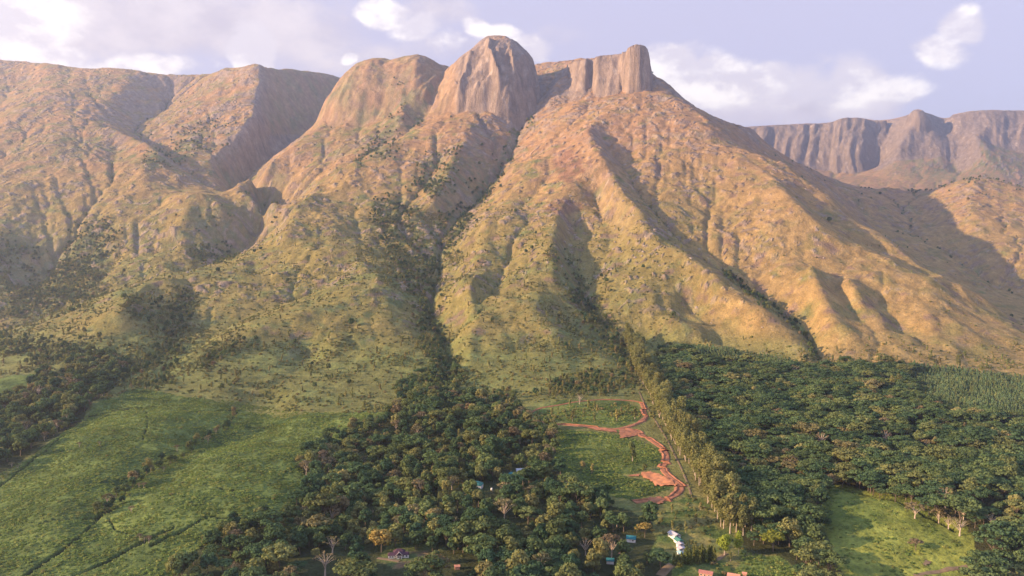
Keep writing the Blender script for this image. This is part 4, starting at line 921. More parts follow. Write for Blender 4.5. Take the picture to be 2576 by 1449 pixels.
def opening(root, kind, x, y, z, w, h, face, mat):
    """a window or door on the front ('f'), left ('l') or right ('r') wall"""
    t = .06
    if face == 'f': g_ = box(x - w / 2, x + w / 2, y - t, y + .02, z, z + h); fr = joinb([box(x - w / 2 - .1, x + w / 2 + .1, y - t - .03, y - .0, z - .1, z), box(x - w / 2 - .1, x + w / 2 + .1, y - t - .03, y - .0, z + h, z + h + .1), box(x - w / 2 - .1, x - w / 2, y - t - .03, y - .0, z, z + h), box(x + w / 2, x + w / 2 + .1, y - t - .03, y, z, z + h)])
    else:
        sg = -1 if face == 'l' else 1; xa, xb = sorted((x + sg * t, x - sg * .02)); g_ = box(xa, xb, y - w / 2, y + w / 2, z, z + h)
        xa, xb = sorted((x + sg * (t + .03), x)); fr = joinb([box(xa, xb, y - w / 2 - .1, y + w / 2 + .1, z - .1, z), box(xa, xb, y - w / 2 - .1, y + w / 2 + .1, z + h, z + h + .1), box(xa, xb, y - w / 2 - .1, y - w / 2, z, z + h), box(xa, xb, y + w / 2, y + w / 2 + .1, z, z + h)])
    o = link(kind, mk(kind, list(g_[0]), g_[1], mat), root); link('frame', mk('frame', fr[0], fr[1], M['white']), o); return o
SUNNY = []                              # (x, y, radius, reach): open to the low sun
CLEAR = []                              # what must stay in view: (u0, v0, u1, v1, distance)
HOUSE_XY = []
def house(u, v, w, d, h, rise, rz, wall, roof, label, axis='x', hip=0.0, name='house', openings=(), group=None, clear=None, at_xy=None, lift=0.0):
    x, y, z = at(u, v) if at_xy is None else (*at_xy, float(hgt(*at_xy)))
    r = bpy.data.objects.new(name, None); col.objects.link(r); r.location = (x, y, z + lift); r.rotation_euler = (0, 0, rz)
    wg = wall_geo(w, d, h, 0 if hip else rise, axis); link('wall', mk('wall', wg[0], wg[1], wall), r)
    rg = roof_geo(w, d, h, rise, axis, hip); link('roof', mk('roof', rg[0], rg[1], roof), r)
    for kind, f, p, zz, ww, hh in openings:
        mt = M['dark'] if kind == 'window' else M['wood']
        if f == 'f': opening(r, kind, p, -d / 2, zz, ww, hh, 'f', mt)
        elif f == 'l': opening(r, kind, -w / 2, p, zz, ww, hh, 'l', mt)
        else: opening(r, kind, w / 2, p, zz, ww, hh, 'r', mt)
    tag(r, label, 'house', group); HOUSE_XY.append((x, y, max(w, d) * .75))
    c = clear or (u - 16, v - 16, u + 16, v + 4)
    CLEAR.append((*c, y)); return r
W = 'window'; DR = 'door'
# white house with purple roof
wh = house(1004, 1399, 8.0, 7.5, 2.9, 2.6, math.radians(8), M['white'], M['r_purple'], 'white house with a dark purple roof beside the round golden tree', hip=3.0, openings=((W, 'f', -3.0, 1.0, 1.0, 1.2), (W, 'f', 3.0, 1.0, 1.0, 1.2)), clear=(976, 1372, 1030, 1410))
def house_wing(root, x, y, w, d, h, rise, axis, wall, roof, hip=0.0, ops=()):
    g_ = wall_geo(w, d, h, 0 if hip else rise, axis); o = link('wing', mk('wing', [(a + x, b + y, c) for a, b, c in g_[0]], g_[1], wall), root)
    g_ = roof_geo(w, d, h, rise, axis, hip, .35); link('roof', mk('wing_roof', [(a + x, b + y, c) for a, b, c in g_[0]], g_[1], roof), root)
    for kind, p, zz, ww, hh in ops: opening(root, kind, x + p, y - d / 2, zz, ww, hh, 'f', M['dark'] if kind == W else M['wood'])
    return o
house_wing(wh, -5.4, -2.2, 4.6, 4.2, 2.6, 1.3, 'x', M['white'], M['r_purple'], 1.6, ((W, -.9, 1.0, .9, 1.0), (W, 1.0, 1.0, .9, 1.0)))
house_wing(wh, 5.2, -2.0, 3.6, 4.6, 2.6, 1.3, 'x', M['white'], M['r_purple'], 1.4, ((W, .2, 1.0, 1.1, 1.1),))
house_wing(wh, .2, -4.2, 3.6, 3.4, 3.2, 1.9, 'y', M['white'], M['r_purple'], 0, ((W, -.8, 1.0, .8, 1.4), (DR, .6, .05, 1.0, 2.1)))
for sg in (-1, 1):                      # pale barge boards of the front gable
    V = [(.2, -6.32, 5.25), (.2, -6.32, 5.62), (.2 + sg * 2.3, -6.32, 3.15), (.2 + sg * 2.3, -6.32, 2.8), (.2, -6.14, 5.25), (.2, -6.14, 5.62), (.2 + sg * 2.3, -6.14, 3.15), (.2 + sg * 2.3, -6.14, 2.8)]
    link('barge_board', mk('barge_board', V, [(0, 1, 2, 3), (4, 7, 6, 5), (0, 4, 5, 1), (3, 2, 6, 7), (1, 5, 6, 2), (0, 3, 7, 4)], M['white']), wh)
SUNNY.append((*at(1004, 1399)[:2], 6, 48))
for _u, _v in ((1776, 1449), (1846, 1456), (1712, 1390), (1708, 1368), (1696, 1351), (961, 1400), (1150, 1431), (1822, 1397)): SUNNY.append((*at(_u, _v)[:2], 4, 40))
# row of small houses along the lane
RW = 'small houses in a row beside the grassy slope'
house(1712, 1397, 3.4, 4.2, 2.1, .7, math.radians(14), M['white'], M['r_palegreen'], 'small hut with a pale green roof, nearest of the row by the slope', 'y', openings=((DR, 'f', 0, .05, .9, 1.9),), group=RW, clear=(1700, 1380, 1722, 1400))
house(1714, 1387, 5.4, 4.4, 2.6, .8, math.radians(12), M['white'], M['r_pale'], 'white walled house with pale roof between the two green roofs', 'y', openings=((W, 'f', -1.5, 1.1, 1.0, 1.1), (W, 'f', 1.5, 1.1, 1.0, 1.1)), group=RW, clear=(1700, 1366, 1725, 1388))
house(1711, 1376, 4.6, 4.0, 2.5, .9, math.radians(12), M['white'], M['r_pale'], 'white cottage with a cream roof, just behind a larger pale roof', 'y', openings=((W, 'f', 0, 1.1, 1.2, 1.1),), group=RW, clear=(1700, 1358, 1722, 1378))
house(1707, 1366, 4.8, 6.4, 2.5, 1.1, math.radians(14), M['white'], M['r_green'], 'white walled house with a bright green roof in the row', 'y', openings=((W, 'f', -.9, 1.0, .9, 1.1), (DR, 'f', 1.2, .05, .9, 2.0)), group=RW, clear=(1695, 1346, 1717, 1368))
house(1696, 1351, 5.4, 8.6, 2.6, 1.2, math.radians(24), M['white'], M['r_pale'], 'long house with a pinkish white roof at the upper end of the row', 'y', openings=((W, 'f', 0, 1.0, 1.2, 1.1),), group=RW, clear=(1680, 1330, 1708, 1352))
# brick houses at the bottom edge
house(1776, 1449, 8.6, 4.6, 2.7, 1.0, math.radians(-24), M['pinkwall'], M['r_red'], 'pink brick house with striped red roof on the grass verge', openings=((W, 'f', -2.9, .9, 1.0, 1.0), (DR, 'f', -.6, .05, .95, 2.0), (W, 'f', 2.2, .9, 1.0, 1.0), (W, 'r', 0, .9, .9, 1.0)), clear=(1756, 1424, 1796, 1449))
house(1846, 1456, 7.6, 4.6, 2.6, 1.0, math.radians(-24), M['pinkwall'], M['r_pink'], 'brick house with salmon pink roof cut by the bottom edge', openings=((W, 'f', -1.8, .9, 1.0, 1.0), (DR, 'f', .8, .05, .9, 2.0)), clear=(1826, 1432, 1862, 1449))
house(1873, 1452, 2.4, 2.4, 3.0, .5, math.radians(-20), M['pinkwall'], M['r_pink'], 'narrow orange brick outhouse near the salmon roof', clear=(1862, 1436, 1880, 1449))
house(1150, 1431, 3.2, 3.0, 2.2, .6, math.radians(10), M['pinkwall'], M['r_pink'], 'tiny orange brick hut among the lower forest trees', clear=(1143, 1416, 1158, 1432))
# roofs between the trees
house(1199, 1228, 10.5, 8.0, 3.0, 2.6, math.radians(-14), M['white'], M['r_green'], 'house with a hipped green roof showing between forest trees', hip=3.6, openings=((W, 'f', -2.5, 1.0, 1.1, 1.1), (DR, 'f', 0, .05, 1.0, 2.0)), clear=(1192, 1204, 1210, 1210), lift=1.0)
house(1288, 1203, 7.0, 6.0, 3.0, 2.0, math.radians(-20), M['white'], M['r_teal'], 'house with a small teal roof behind reddish tree crowns', hip=2.4, clear=(1284, 1181, 1292, 1184), lift=1.0)
house(1312, 1192, 10.0, 6.0, 3.0, 1.4, math.radians(4), M['white'], M['r_grey'], 'house with a long pale grey roof uphill of the teal one', hip=0, clear=(1302, 1171, 1306, 1173), lift=1.0)
house(1588, 1361, 6.5, 5.0, 2.6, 1.6, math.radians(-16), M['white'], M['r_teal'], 'teal roofed house under the flat topped golden tree', openings=((W, 'f', 1.5, .9, .9, 1.0),), clear=(1578, 1341, 1595, 1353))
house(1535, 1416, 5.0, 4.4, 2.4, 1.2, math.radians(-8), M['white'], M['r_teal'], 'small shed with a turquoise roof beside bare red soil', clear=(1528, 1399, 1544, 1412))
# white water tank
tx, ty, tz = at(1237, 1242)
r = bpy.data.objects.new('water_tank', None); col.objects.link(r); r.location = (tx, ty, tz)
prof = [(0.02, 3.2), (.85, 3.25), (.95, 3.4), (.95, 4.8), (.8, 5.05), (.3, 5.25), (.02, 5.3)]
V = [(q * math.cos(a * .5236), q * math.sin(a * .5236), z) for q, z in prof for a in range(12)]
link('tank', mk('tank', V, [(i * 12 + a, i * 12 + (a + 1) % 12, (i + 1) * 12 + (a + 1) % 12, (i + 1) * 12 + a) for i in range(6) for a in range(12)], M['white']), r)
for sx in (-.7, .7):
    for sy in (-.7, .7): g_ = box(sx - .07, sx + .07, sy - .07, sy + .07, -1, 3.2); link('leg', mk('leg', g_[0], g_[1], M['wood']), r)
tag(r, 'small white water tank standing among the forest trees', 'water tank'); CLEAR.append((1231, 1222, 1243, 1234, ty))
print('houses', time.time() - T0)

# ------------------------------------------------------------------ single trees that stand out
SPOT = []
def spot(kind, u, v, s, label, mat=None, var=None, group=None, rz=None, sz=1.0, trunk_mat=None, wide=1.0, name=None):
    x, y, z = at(u, v); r = plant_one(kind, x, y, s, var, rz, z, label, group, mat, sz=sz, name=name)
    if wide != 1: r.scale = (s * wide, s * wide, s * sz)
    if trunk_mat is not None:
        t = [c for c in r.children if c.name.startswith('trunk')][0]; t.data = t.data.copy(); t.data.materials.clear(); t.data.materials.append(trunk_mat)
    SPOT.append((x, y, 6.0 * s)); return r
spot('broad', 959, 1389, 1.12, 'big round golden tree left of the white house', M['gold'], 1, wide=1.25); CLEAR.append((932, 1345, 990, 1404, at(961, 1400)[1]))
spot('broad', 1822, 1397, 1.05, 'bright lime tree with pale leaning trunks beside the path', M['lime'], 2, trunk_mat=M['pale']); CLEAR.append((1805, 1340, 1850, 1398, at(1822, 1397)[1]))
spot('euc', 1858, 1394, .55, 'slim lime green tree right of the leaning lime one', M['lime'], 1); CLEAR.append((1848, 1350, 1870, 1394, at(1858, 1394)[1]))
spot('spread', 1622, 1352, .72, 'flat topped golden tree above the teal roof', M['gold'], 2); CLEAR.append((1600, 1312, 1650, 1350, at(1622, 1352)[1]))
spot('dry', 2301, 1304, 1.0, 'flat topped leafless tree on the upper edge of the tea field', None, 0, wide=1.35); CLEAR.append((2265, 1258, 2340, 1304, at(2301, 1304)[1]))
spot('spread', 2303, 1384, .62, 'lone small tree standing within the tea field', M['dry'], 3)
spot('bare', 2414, 1348, .95, 'pale bare tree on the tea field edge, rightmost of two', None, 1); CLEAR.append((2390, 1300, 2440, 1348, at(2414, 1348)[1]))
spot('bare', 2386, 1331, .7, 'smaller pale bare tree leaning beside the tea field hedge', None, 2)
spot('bare', 2495, 1330, .9, 'white branched bare tree low in the forest near the right edge', None, 3); CLEAR.append((2480, 1290, 2515, 1330, at(2495, 1330)[1]))
spot('bare', 2067, 1128, 1.25, 'white branched bare tree high in the dark forest', None, 0); CLEAR.append((2045, 1090, 2090, 1122, at(2067, 1128)[1]))
spot('bare', 2227, 1118, 1.1, 'flat bare crown in the forest below the plantation', None, 2); CLEAR.append((2208, 1098, 2250, 1114, at(2227, 1118)[1]))
spot('spread', 1945, 1388, 1.0, 'yellow green spreading tree above the small tea plot', leaf_material('yellow_leaves', [(0, (.17, .175, .030)), (1, (.17, .175, .030))]), 4); CLEAR.append((1905, 1330, 1980, 1380, at(1945, 1388)[1]))
spot('dry', 1268, 1310, 1.35, 'tall pinkish dry tree rising from the middle forest', None, 1); CLEAR.append((1240, 1225, 1295, 1300, at(1268, 1310)[1]))
spot('dry', 1176, 1252, .8, 'rust brown tree in front of the hipped green roof', M['dry'], 2)
spot('bare', 818, 1448, 1.15, 'pale bare tree at the lower forest edge by the tea', None, 0); CLEAR.append((790, 1370, 845, 1449, at(818, 1448)[1]))
spot('bare', 836, 1395, 1.1, 'pale forked tree behind the lower bare tree', None, 3); CLEAR.append((815, 1325, 855, 1390, at(836, 1395)[1]))
spot('dry', 704, 1345, .75, 'rust red dead tree on the forest margin by the tea', None, 0)
spot('dry', 770, 1195, 1.1, 'brown spreading dry tree overhanging the tea slope', None, 2)
LP = 'trees on the green knoll inside the road loop'
for i, (u, v, k, s, lab) in enumerate(((1458, 1017, 'bare', 1.0, 'bare forked tree on the upper road of the knoll'), (1440, 1060, 'post', 1.5, 'slim tree on the knoll, second from its left end'), (1495, 1062, 'post', 1.2, 'thin tree at the middle of the knoll'), (1552, 1059, 'post', 1.6, 'slim tree on the knoll, right of the middle'),
                                       (1597, 1054, 'post', 1.9, 'tallest slim tree on the knoll beside the road bend'), (1404, 1034, 'post', .7, 'short stump like tree near the left road curve'))): spot(k, u, v, s, lab, None, i, LP)
spot('post', 1591, 1160, 2.0, 'olive tree standing alone on the slope under the road junction', None, 1); spot('broad', 1622, 1182, .5, 'small leafy tree inside the lower road bend', M['shrub'], 3)
spot('broad', 1466, 1180, .5, 'round bush tree alone on the dark green slope', M['shrub'], 5)
spot('post', 1489, 1192, 1.1, 'thin pole like sapling on the dark green slope', None, 2)
for i, (u, v, s, lab) in enumerate(((2410, 930, .85, 'tall dark tree standing on the mountain foot near the right plantation'), (2213, 922, .75, 'tall thin tree on the mountain foot above the forest'), (2180, 928, .6, 'shorter thin tree on the mountain foot'), (2245, 985, .9, 'tall pale tree at the corner of the plantation'), (2262, 975, .8, 'second pale tree at the corner of the plantation'),
                                    (2470, 940, .6, 'lone tree on the golden foot slope by the right edge'))): spot('euc', u, v, s, lab, None, i)
rr = random.Random(3)
for i in range(17):
    u = 1697 + i * 6.2 + rr.uniform(-2, 2); v = 1421 - i * .8 + rr.uniform(-6, 6); x, y, z = at(u, v)
    plant_one('cypress', x, y, rr.uniform(.75, 1.15), None, None, z, 'olive cypress in the clump above the brick houses', 'cypress clump above the brick houses'); SPOT.append((x, y, 3))
CLEAR.append((1695, 1385, 1800, 1430, at(1740, 1430)[1]))
# eucalyptus avenue
AV = [(1580, 862), (1592, 890), (1602, 925), (1622, 965), (1648, 1010), (1676, 1062), (1704, 1112), (1736, 1165), (1766, 1212), (1795, 1262), (1822, 1310), (1845, 1345)]
q = np.array([at(u, v)[:2] for u, v in AV]); sg = np.r_[0, np.cumsum(np.hypot(*np.diff(q, axis=0).T))]; n = int(sg[-1] / 8.0); s_ = np.linspace(0, sg[-1], n)
AVXY = []
for i in range(n):
    for k in range(2 + (i % 2)):
        x = np.interp(s_[i], sg, q[:, 0]) + (k * 8 - 3) + rr.uniform(-3.0, 3.0); y = np.interp(s_[i], sg, q[:, 1]) + rr.uniform(-4, 4)
        plant_one('euc', x, y, rr.uniform(.7, 1.2), None, None, None, 'tall eucalyptus in the %s line of the avenue, %s' % (('left', 'middle', 'right')[k], ('near its top end', 'above its middle', 'just below its middle', 'near its foot by the houses')[min(3, i * 4 // n)]), 'eucalyptus avenue'); AVXY.append((x, y))
for i in range(9):
    x, y, z = at(1575 + rr.uniform(-8, 45), 868 + rr.uniform(-4, 26)); plant_one('euc', x, y, rr.uniform(.7, 1.0), None, None, z, 'eucalyptus in the clump at the top of the avenue', 'eucalyptus clump at the top of the avenue')
CLEAR.append((1600, 1010, 1660, 1100, 800)); CLEAR.append((1560, 1150, 1720, 1270, 640))

# ------------------------------------------------------------------ forests
def ok(x, y, hgt_m, rad):
    """drop trees that stand on houses, single trees or hide what must stay in view"""
    z = hgt(x, y); u, v = proj(x, y, z); k = FP / y; keep = np.ones(len(x), bool)
    for (u0, v0, u1, v1, D) in CLEAR:
        keep &= ~((y < D + 4) & (u + rad * k > u0) & (u - rad * k < u1) & (v > v0) & (v - hgt_m * k < v1))
    for (a, b, r) in HOUSE_XY + SPOT: keep &= np.hypot(x - a, y - b) > r + rad * .6
    for (a, b, r, L_) in SUNNY:
        dx_, dy_ = x - a, y - b; al = dx_ * math.sin(SUN_AZ) + dy_ * math.cos(SUN_AZ); ac = np.abs(-dx_ * math.cos(SUN_AZ) + dy_ * math.sin(SUN_AZ)); keep &= ~((al > 0) & (al < L_) & (ac < r + rad))
    for (a, b) in AVXY: keep &= np.hypot(x - a, y - b) > 5.0
    for p in (ROAD_A, ROAD_B): keep &= near_poly(u, v, p) * y / FP > 4 + rad * .4
    return keep
LAB = {}
pool = {k: [] for k in NVAR}
def add_pool(zone_poly, s, mix, seed, zlab, ymax=1500, smin=.7, smax=1.15, dens=None):
    x, y = jgrid(-1500, 1500, 420, ymax, s, seed); z = hgt(x, y); u, v = proj(x, y, z)
    n_ = 26 * fbm(x / 45, y / 45, 3, 71) * 600 / y
    k = inpoly(u + n_, v + n_ * .4, zone_poly) & (u > -200) & (u < 2780) & (v < 1530); x, y = x[k], y[k]
    if dens: k = np.random.default_rng(3).random(len(x)) < dens * (.5 + 1.0 * smooth(-.3, .3, fbm(x / 40, y / 40, 2, 77))); x, y = x[k], y[k]
    k = ok(x, y, 16.0, 5.5); x, y = x[k], y[k]; rng = np.random.default_rng(seed + 9)
    kinds = list(mix); pk = np.array([mix[q] for q in kinds], float); ch = rng.choice(len(kinds), len(x), p=pk / pk.sum())
    # trees of a kind keep together
    nn_ = fbm(x / 60, y / 60, 2, seed)
    for i, q in enumerate(kinds):
        for a, b, t in zip(x[ch == i], y[ch == i], nn_[ch == i]): pool[q].append((a, b, rng.uniform(smin, smax) * (1 + .35 * t), zlab))
add_pool(Z_RIGHT, 9.8, {'spread': .74, 'broad': .225, 'dry': .03, 'bare': .005}, 101, 'R', smin=.5, smax=1.35)
add_pool(Z_MID, 8.7, {'broad': .75, 'spread': .12, 'dry': .055, 'shrub': .05, 'bare': .012, 'post': .03}, 103, 'M', smin=.4, smax=1.35, dens=1.0)
add_pool(Z_LEFT, 8.6, {'broad': .82, 'dry': .04, 'post': .12, 'bare': .02}, 105, 'L', smin=.5, smax=1.45, dens=.72)
add_pool([(1010, 1010), (985, 985), (1040, 960), (1100, 900), (1150, 900), (1170, 960), (1140, 985), (1100, 1000)], 8.5, {'broad': .8, 'post': .2}, 107, 'M', smin=.5, smax=.9)
hx, hy = [], []
for (u0, v0), (u1, v1) in zip(Z_HEDGE[:-1], Z_HEDGE[1:]):
    for t in np.linspace(0, 1, 9)[:-1]:
        x, y, z = at(u0 + (u1 - u0) * t + rr.uniform(-16, 16), v0 + (v1 - v0) * t + rr.uniform(-8, 8)); pool['broad' if rr.random() < .86 else 'dry'].append((x, y, rr.uniform(.35, .8), 'H'))
for u, v in ((363, 1365), (352, 1360), (375, 1366), (200, 1125), (362, 1228), (350, 1228), (30, 1175), (45, 1180), (330, 1290), (250, 1120)):
    x, y, z = at(u, v); pool['dry'].append((x, y, rr.uniform(.3, .45), 'H'))
ZN = {'R': ('in the dense forest right of the eucalyptus avenue', 'dense forest right of the avenue'), 'M': ('in the mixed forest around the houses', 'mixed forest around the houses'), 'L': ('in the wood left of the big tea slope', 'wood left of the tea slope'), 'H': ('in the hedge line crossing the tea slope', 'hedge line across the tea slope')}
KN = {'spread': 'flat crowned tree', 'broad': 'round crowned leafy tree', 'dry': 'brownish sparse tree', 'bare': 'pale leafless tree', 'post': 'slender small tree', 'shrub': 'low green shrub'}
# what each tree stands near, for its label
LM = [('the white house with the purple roof', 1004, 1399), ('the round golden tree', 961, 1400), ('the hipped green roof', 1199, 1222), ('the white water tank', 1237, 1240), ('the tall pinkish dry tree', 1268, 1310), ('the row of small pale houses', 1712, 1380), ('the turquoise shed', 1535, 1416), ('the teal roof', 1588, 1358),
      ('the tiny orange hut', 1150, 1431), ('the two bare trees by the tea', 825, 1420), ('the dark green open slope', 1420, 1180), ('the top of the big tea slope', 930, 1070), ('the stream gully mouth', 1110, 1010), ('the leafless flat topped tree', 2301, 1290), ('the upper tea field corner', 2090, 1235), ('the tea field edge', 2060, 1350),
      ('the pale bare trees', 2410, 1335), ('the yellow green spreading tree', 1945, 1375), ('the lime tree with pale trunks', 1840, 1385), ('the foot of the avenue', 1845, 1320), ('the middle of the avenue', 1750, 1160), ('the top of the avenue', 1650, 960), ('the bottom right corner', 2500, 1430), ('the lower plantation patch', 2540, 1230),
      ('the white branched tree', 2067, 1115), ('the lowest tea field corner', 2060, 1440), ('the forest edge at the bottom left', 520, 1420), ('the rust red dead tree', 704, 1340), ('the long grey roof', 1312, 1185), ('the corner of the plantation', 2270, 980), ('the lower end of the left wood', 40, 1150), ('the middle of the left wood', 150, 1040), ('the upper end of the left wood', 270, 930)]
LMP = np.array([at(u, v)[:2] for _, u, v in LM])
def relation(dx, dy): return ('right of ' if dx > 0 else 'left of ') if abs(dx) > abs(dy) else ('behind ' if dy > 0 else 'in front of ')
def near_name(x, y):
    i = int(np.argmin(np.hypot(LMP[:, 0] - x, LMP[:, 1] - y))); return relation(x - LMP[i, 0], y - LMP[i, 1]) + LM[i][0]
def size_word(s): return 'small' if s < .7 else 'tall' if s > 1.15 else 'middling'
rest = {}
for kd in ('spread', 'broad', 'dry', 'bare', 'post', 'shrub'):
    L = sorted(pool[kd], key=lambda p: p[1] / p[2]); nmax = {'spread': 285, 'broad': 270, 'dry': 150, 'bare': 60, 'post': 60, 'shrub': 40}[kd]
    first = [p for p in L if p[3] == 'H']; L = [p for p in L if p[3] != 'H']
    for (x, y, s, zl) in first + L[:nmax]:
        lab = size_word(s) + ' ' + KN[kd] + (' ' + ZN['H'][0] if zl == 'H' else ' ' + near_name(x, y))
        plant_one(kd, x, y, s, label=lab, group=KN[kd] + 's, ' + ZN[zl][1])
    for p in L[nmax:]: rest.setdefault(p[3], []).append((kd, p))
register_sources()
print('individual trees', time.time() - T0, {k: len(v) for k, v in pool.items()})
for zl, nm, lab in (('R', 'forest', 'dense dark green forest canopy right of the eucalyptus avenue'), ('M', 'forest', 'mixed green and brown forest canopy around the houses'), ('L', 'forest', 'small wood canopy left of the tea slope')):
    L = rest.get(zl, [])
    for kd in sorted({k for k, _ in L}):
        pass
    kinds = sorted({k for k, _ in L})
    if not L: continue
    wts = {k: sum(1 for q, _ in L if q == k) for k in kinds}
    scatter_stuff(nm, kinds, [p[0] for _, p in L], [p[1] for _, p in L], [p[2] for _, p in L], lab, 'forest', wts, 5)

# plantation rows
def rows_in(poly, s, ymax=1560):
    g_ = []
    x, y = np.meshgrid(np.arange(-200, 1500, s), np.arange(700, ymax, s * 1.05)); x, y = x.ravel(), y.ravel(); rng = np.random.default_rng(8)
    x = x + rng.uniform(-.35, .35, len(x)) * s * .6; y = y + rng.uniform(-.35, .35, len(x)) * s * .6
    u, v = proj(x, y, hgt(x, y)); k = inpoly(u, v, poly) & (u < 2640); return x[k], y[k]
for poly, s, nm, lab, sc in ((Z_PLANT1, 6.0, 'plantation of young trees below the shaded gully', 'young dark plantation tree in rows below the shaded gully', 1.05), (Z_PLANT2, 6.4, 'plantation of young trees at the right edge', 'young dark plantation tree in rows at the right edge', 1.25), (Z_PLANT3, 6.2, 'lower plantation patch at the right edge', 'young plantation tree in the lower patch at the right edge', 1.0)):
    x, y = rows_in(poly, s); o_ = np.argsort(y); x, y = x[o_], y[o_]; rng = np.random.default_rng(4); sz_ = rng.uniform(.75, 1.2, len(x)) * sc
    n = 140 if poly is not Z_PLANT3 else 10
    for i in range(min(n, len(x))): one_mesh('conif', x[i], y[i], float(sz_[i]), lab, nm, 'tree')
    register_sources()
    if len(x) > n: scatter_stuff('plantation', ['conif'], x[n:], y[n:], sz_[n:], lab.replace('young dark plantation tree', 'mass of young plantation trees').replace('young plantation tree', 'mass of young plantation trees'), 'plantation', None, 6)

# slopes: shrubs and slender trees, thick in the gullies
WET = ACC
rng = np.random.default_rng(17)
def slope_pts(s, seed, y0, y1, prob):
    x, y = jgrid(-2400, 2400, y0, y1, s, seed); z = hgt(x, y); u, v = proj(x, y, z); k = (u > -120) & (u < 2700) & (v > 150); x, y, z, u, v = x[k], y[k], z[k], u[k], v[k]
    p = prob(x, y, z, u, v); k = np.random.default_rng(seed + 1).random(len(x)) < p; x, y = x[k], y[k]
    if len(x): k = ok(x, y, 5.0, 2.0); x, y = x[k], y[k]
    return x, y
ZALL = [Z_RIGHT, Z_MID, Z_LEFT, Z_TEA_L, Z_TEA_LL, Z_TEA_R, Z_TEA_B, Z_PLANT1, Z_PLANT2, Z_PLANT3, YARD]
def p_low(x, y, z, u, v):
    w_ = samp(WET, x, y); n_ = fbm(x / 70, y / 70, 3, 95); g_ = samp(gp, x, y)
    lowz = 1 - smooth(-20, 330, z + 60 * n_)
    p = lowz * (.10 + .34 * smooth(0., .4, n_)) + .28 * (1 - smooth(-165, -110, z + 22 * n_)) * smooth(-.3, .3, n_) + .75 * smooth(3.7, 4.9, w_ + .6 * n_) * (1 - smooth(250, 600, z)) + 1.0 * g_ * smooth(-.35, .1, n_)
    p = p * (1 - .93 * smooth(1600, 1800, u) * smooth(-175, -140, z)) * (samp(ST, x, y) < 1.0)
    for q in ZALL: p = np.where((y < 1560) & inpoly(u, v, q), 0, p)
    return np.clip(p, 0, .95)
def p_high(x, y, z, u, v):
    w_ = samp(WET, x, y); n_ = fbm(x / 90, y / 90, 3, 96); g_ = samp(gp, x, y)
    return np.clip(.6 * smooth(4.0, 5.2, w_ + .5 * n_) + 1.0 * g_ * smooth(-.3, .15, n_), 0, .85) * (samp(ST, x, y) < 1.1) * (1 - samp(domemask, x, y))
SLM = [('the main stream gully', 1100, 760), ('the lower stream gully', 1130, 930), ('the shaded hollow below the rounded mound', 430, 850), ('the sunlit rounded mound', 367, 715), ('the long front crest at the left', 180, 770), ('the upper end of the front crest', 560, 665), ('the top of the tea slope', 620, 990), ('the bright spur above the tea', 680, 810), ('the shaded gully above the knoll', 1500, 810), ('the knoll with the road loop', 1470, 990), ('the crest left of the long shaded gully', 1760, 680),
       ('the long shaded gully', 1900, 750), ('the upper plantation', 1820, 870), ('the golden spur right of the long gully', 2150, 830), ('the golden foot slope at the right', 2420, 880), ('the top of the avenue', 1590, 880), ('the spur between the stream and the knoll', 1280, 850), ('the middle of the central spur', 1400, 640), ('the green patch high in the centre', 1130, 440), ('the rocky crest in the centre', 1540, 560), ('the left wood', 200, 930), ('the broad slope right of the creek', 800, 600)]
SLP = np.array([at(u, v)[:2] for _, u, v in SLM])
def slope_name(x, y):
    i = int(np.argmin(np.hypot(SLP[:, 0] - x, SLP[:, 1] - y))); return relation(x - SLP[i, 0], y - SLP[i, 1]).replace('behind', 'uphill of').replace('in front of', 'downhill of') + SLM[i][0]
SH = 'shrubs dotted over the lower mountain slopes'; SL = 'slender trees on the lower mountain slopes'
x, y = slope_pts(5.6, 201, 900, 2300, p_low); sz_ = np.random.default_rng(3).uniform(.4, 1.0, len(x)) ** 1.5 * 1.5; o_ = np.argsort(y / sz_); x, y, sz_ = x[o_], y[o_], sz_[o_]
print('shrubs', len(x))
for i in range(min(240, len(x))): one_mesh('shrub', x[i], y[i], float(sz_[i]), size_word(float(sz_[i])) + ' green shrub growing ' + slope_name(x[i], y[i]), SH, 'shrub')
register_sources(); scatter_stuff('shrubbery', ['shrub'], x[240:], y[240:], sz_[240:], 'green shrubbery spread over the lower mountain slopes', 'shrubbery', None, 7)
x, y = slope_pts(17.0, 205, 930, 2200, lambda *a: np.minimum(p_low(*a) * .8, .7)); sz_ = np.random.default_rng(4).uniform(.6, 1.3, len(x)); o_ = np.argsort(y / sz_); x, y, sz_ = x[o_], y[o_], sz_[o_]
print('posts', len(x))
for i in range(min(230, len(x))): plant_one('post', x[i], y[i], float(sz_[i]), label=size_word(float(sz_[i])) + ' slender tree growing ' + slope_name(x[i], y[i]), group=SL)
register_sources(); scatter_stuff('woods', ['post', 'broad'], x[230:], y[230:], sz_[230:] * .9, 'scattered small trees over the lower mountain slopes', 'trees', {'post': 4, 'broad': .5}, 8)
x, y = slope_pts(8.0, 211, 1000, 2500, lambda x, y, z, u, v: .75 * samp(belt, x, y) * (samp(ST, x, y) < 1.1) * np.where((y < 1400) & (inpoly(u, v, Z_MID) | inpoly(u, v, Z_LEFT) | inpoly(u, v, Z_TEA_L) | inpoly(u, v, Z_PLANT1)), 0, 1)); print('belts', len(x))
scatter_stuff('woods', ['broad', 'post', 'shrub'], x, y, np.random.default_rng(15).uniform(.35, .8, len(x)), 'dark green trees climbing the stream gullies of the slope', 'trees', {'broad': 3, 'post': 1, 'shrub': 2}, 18)
x, y = slope_pts(11.0, 207, 2200, 4300, p_high); print('gully', len(x))
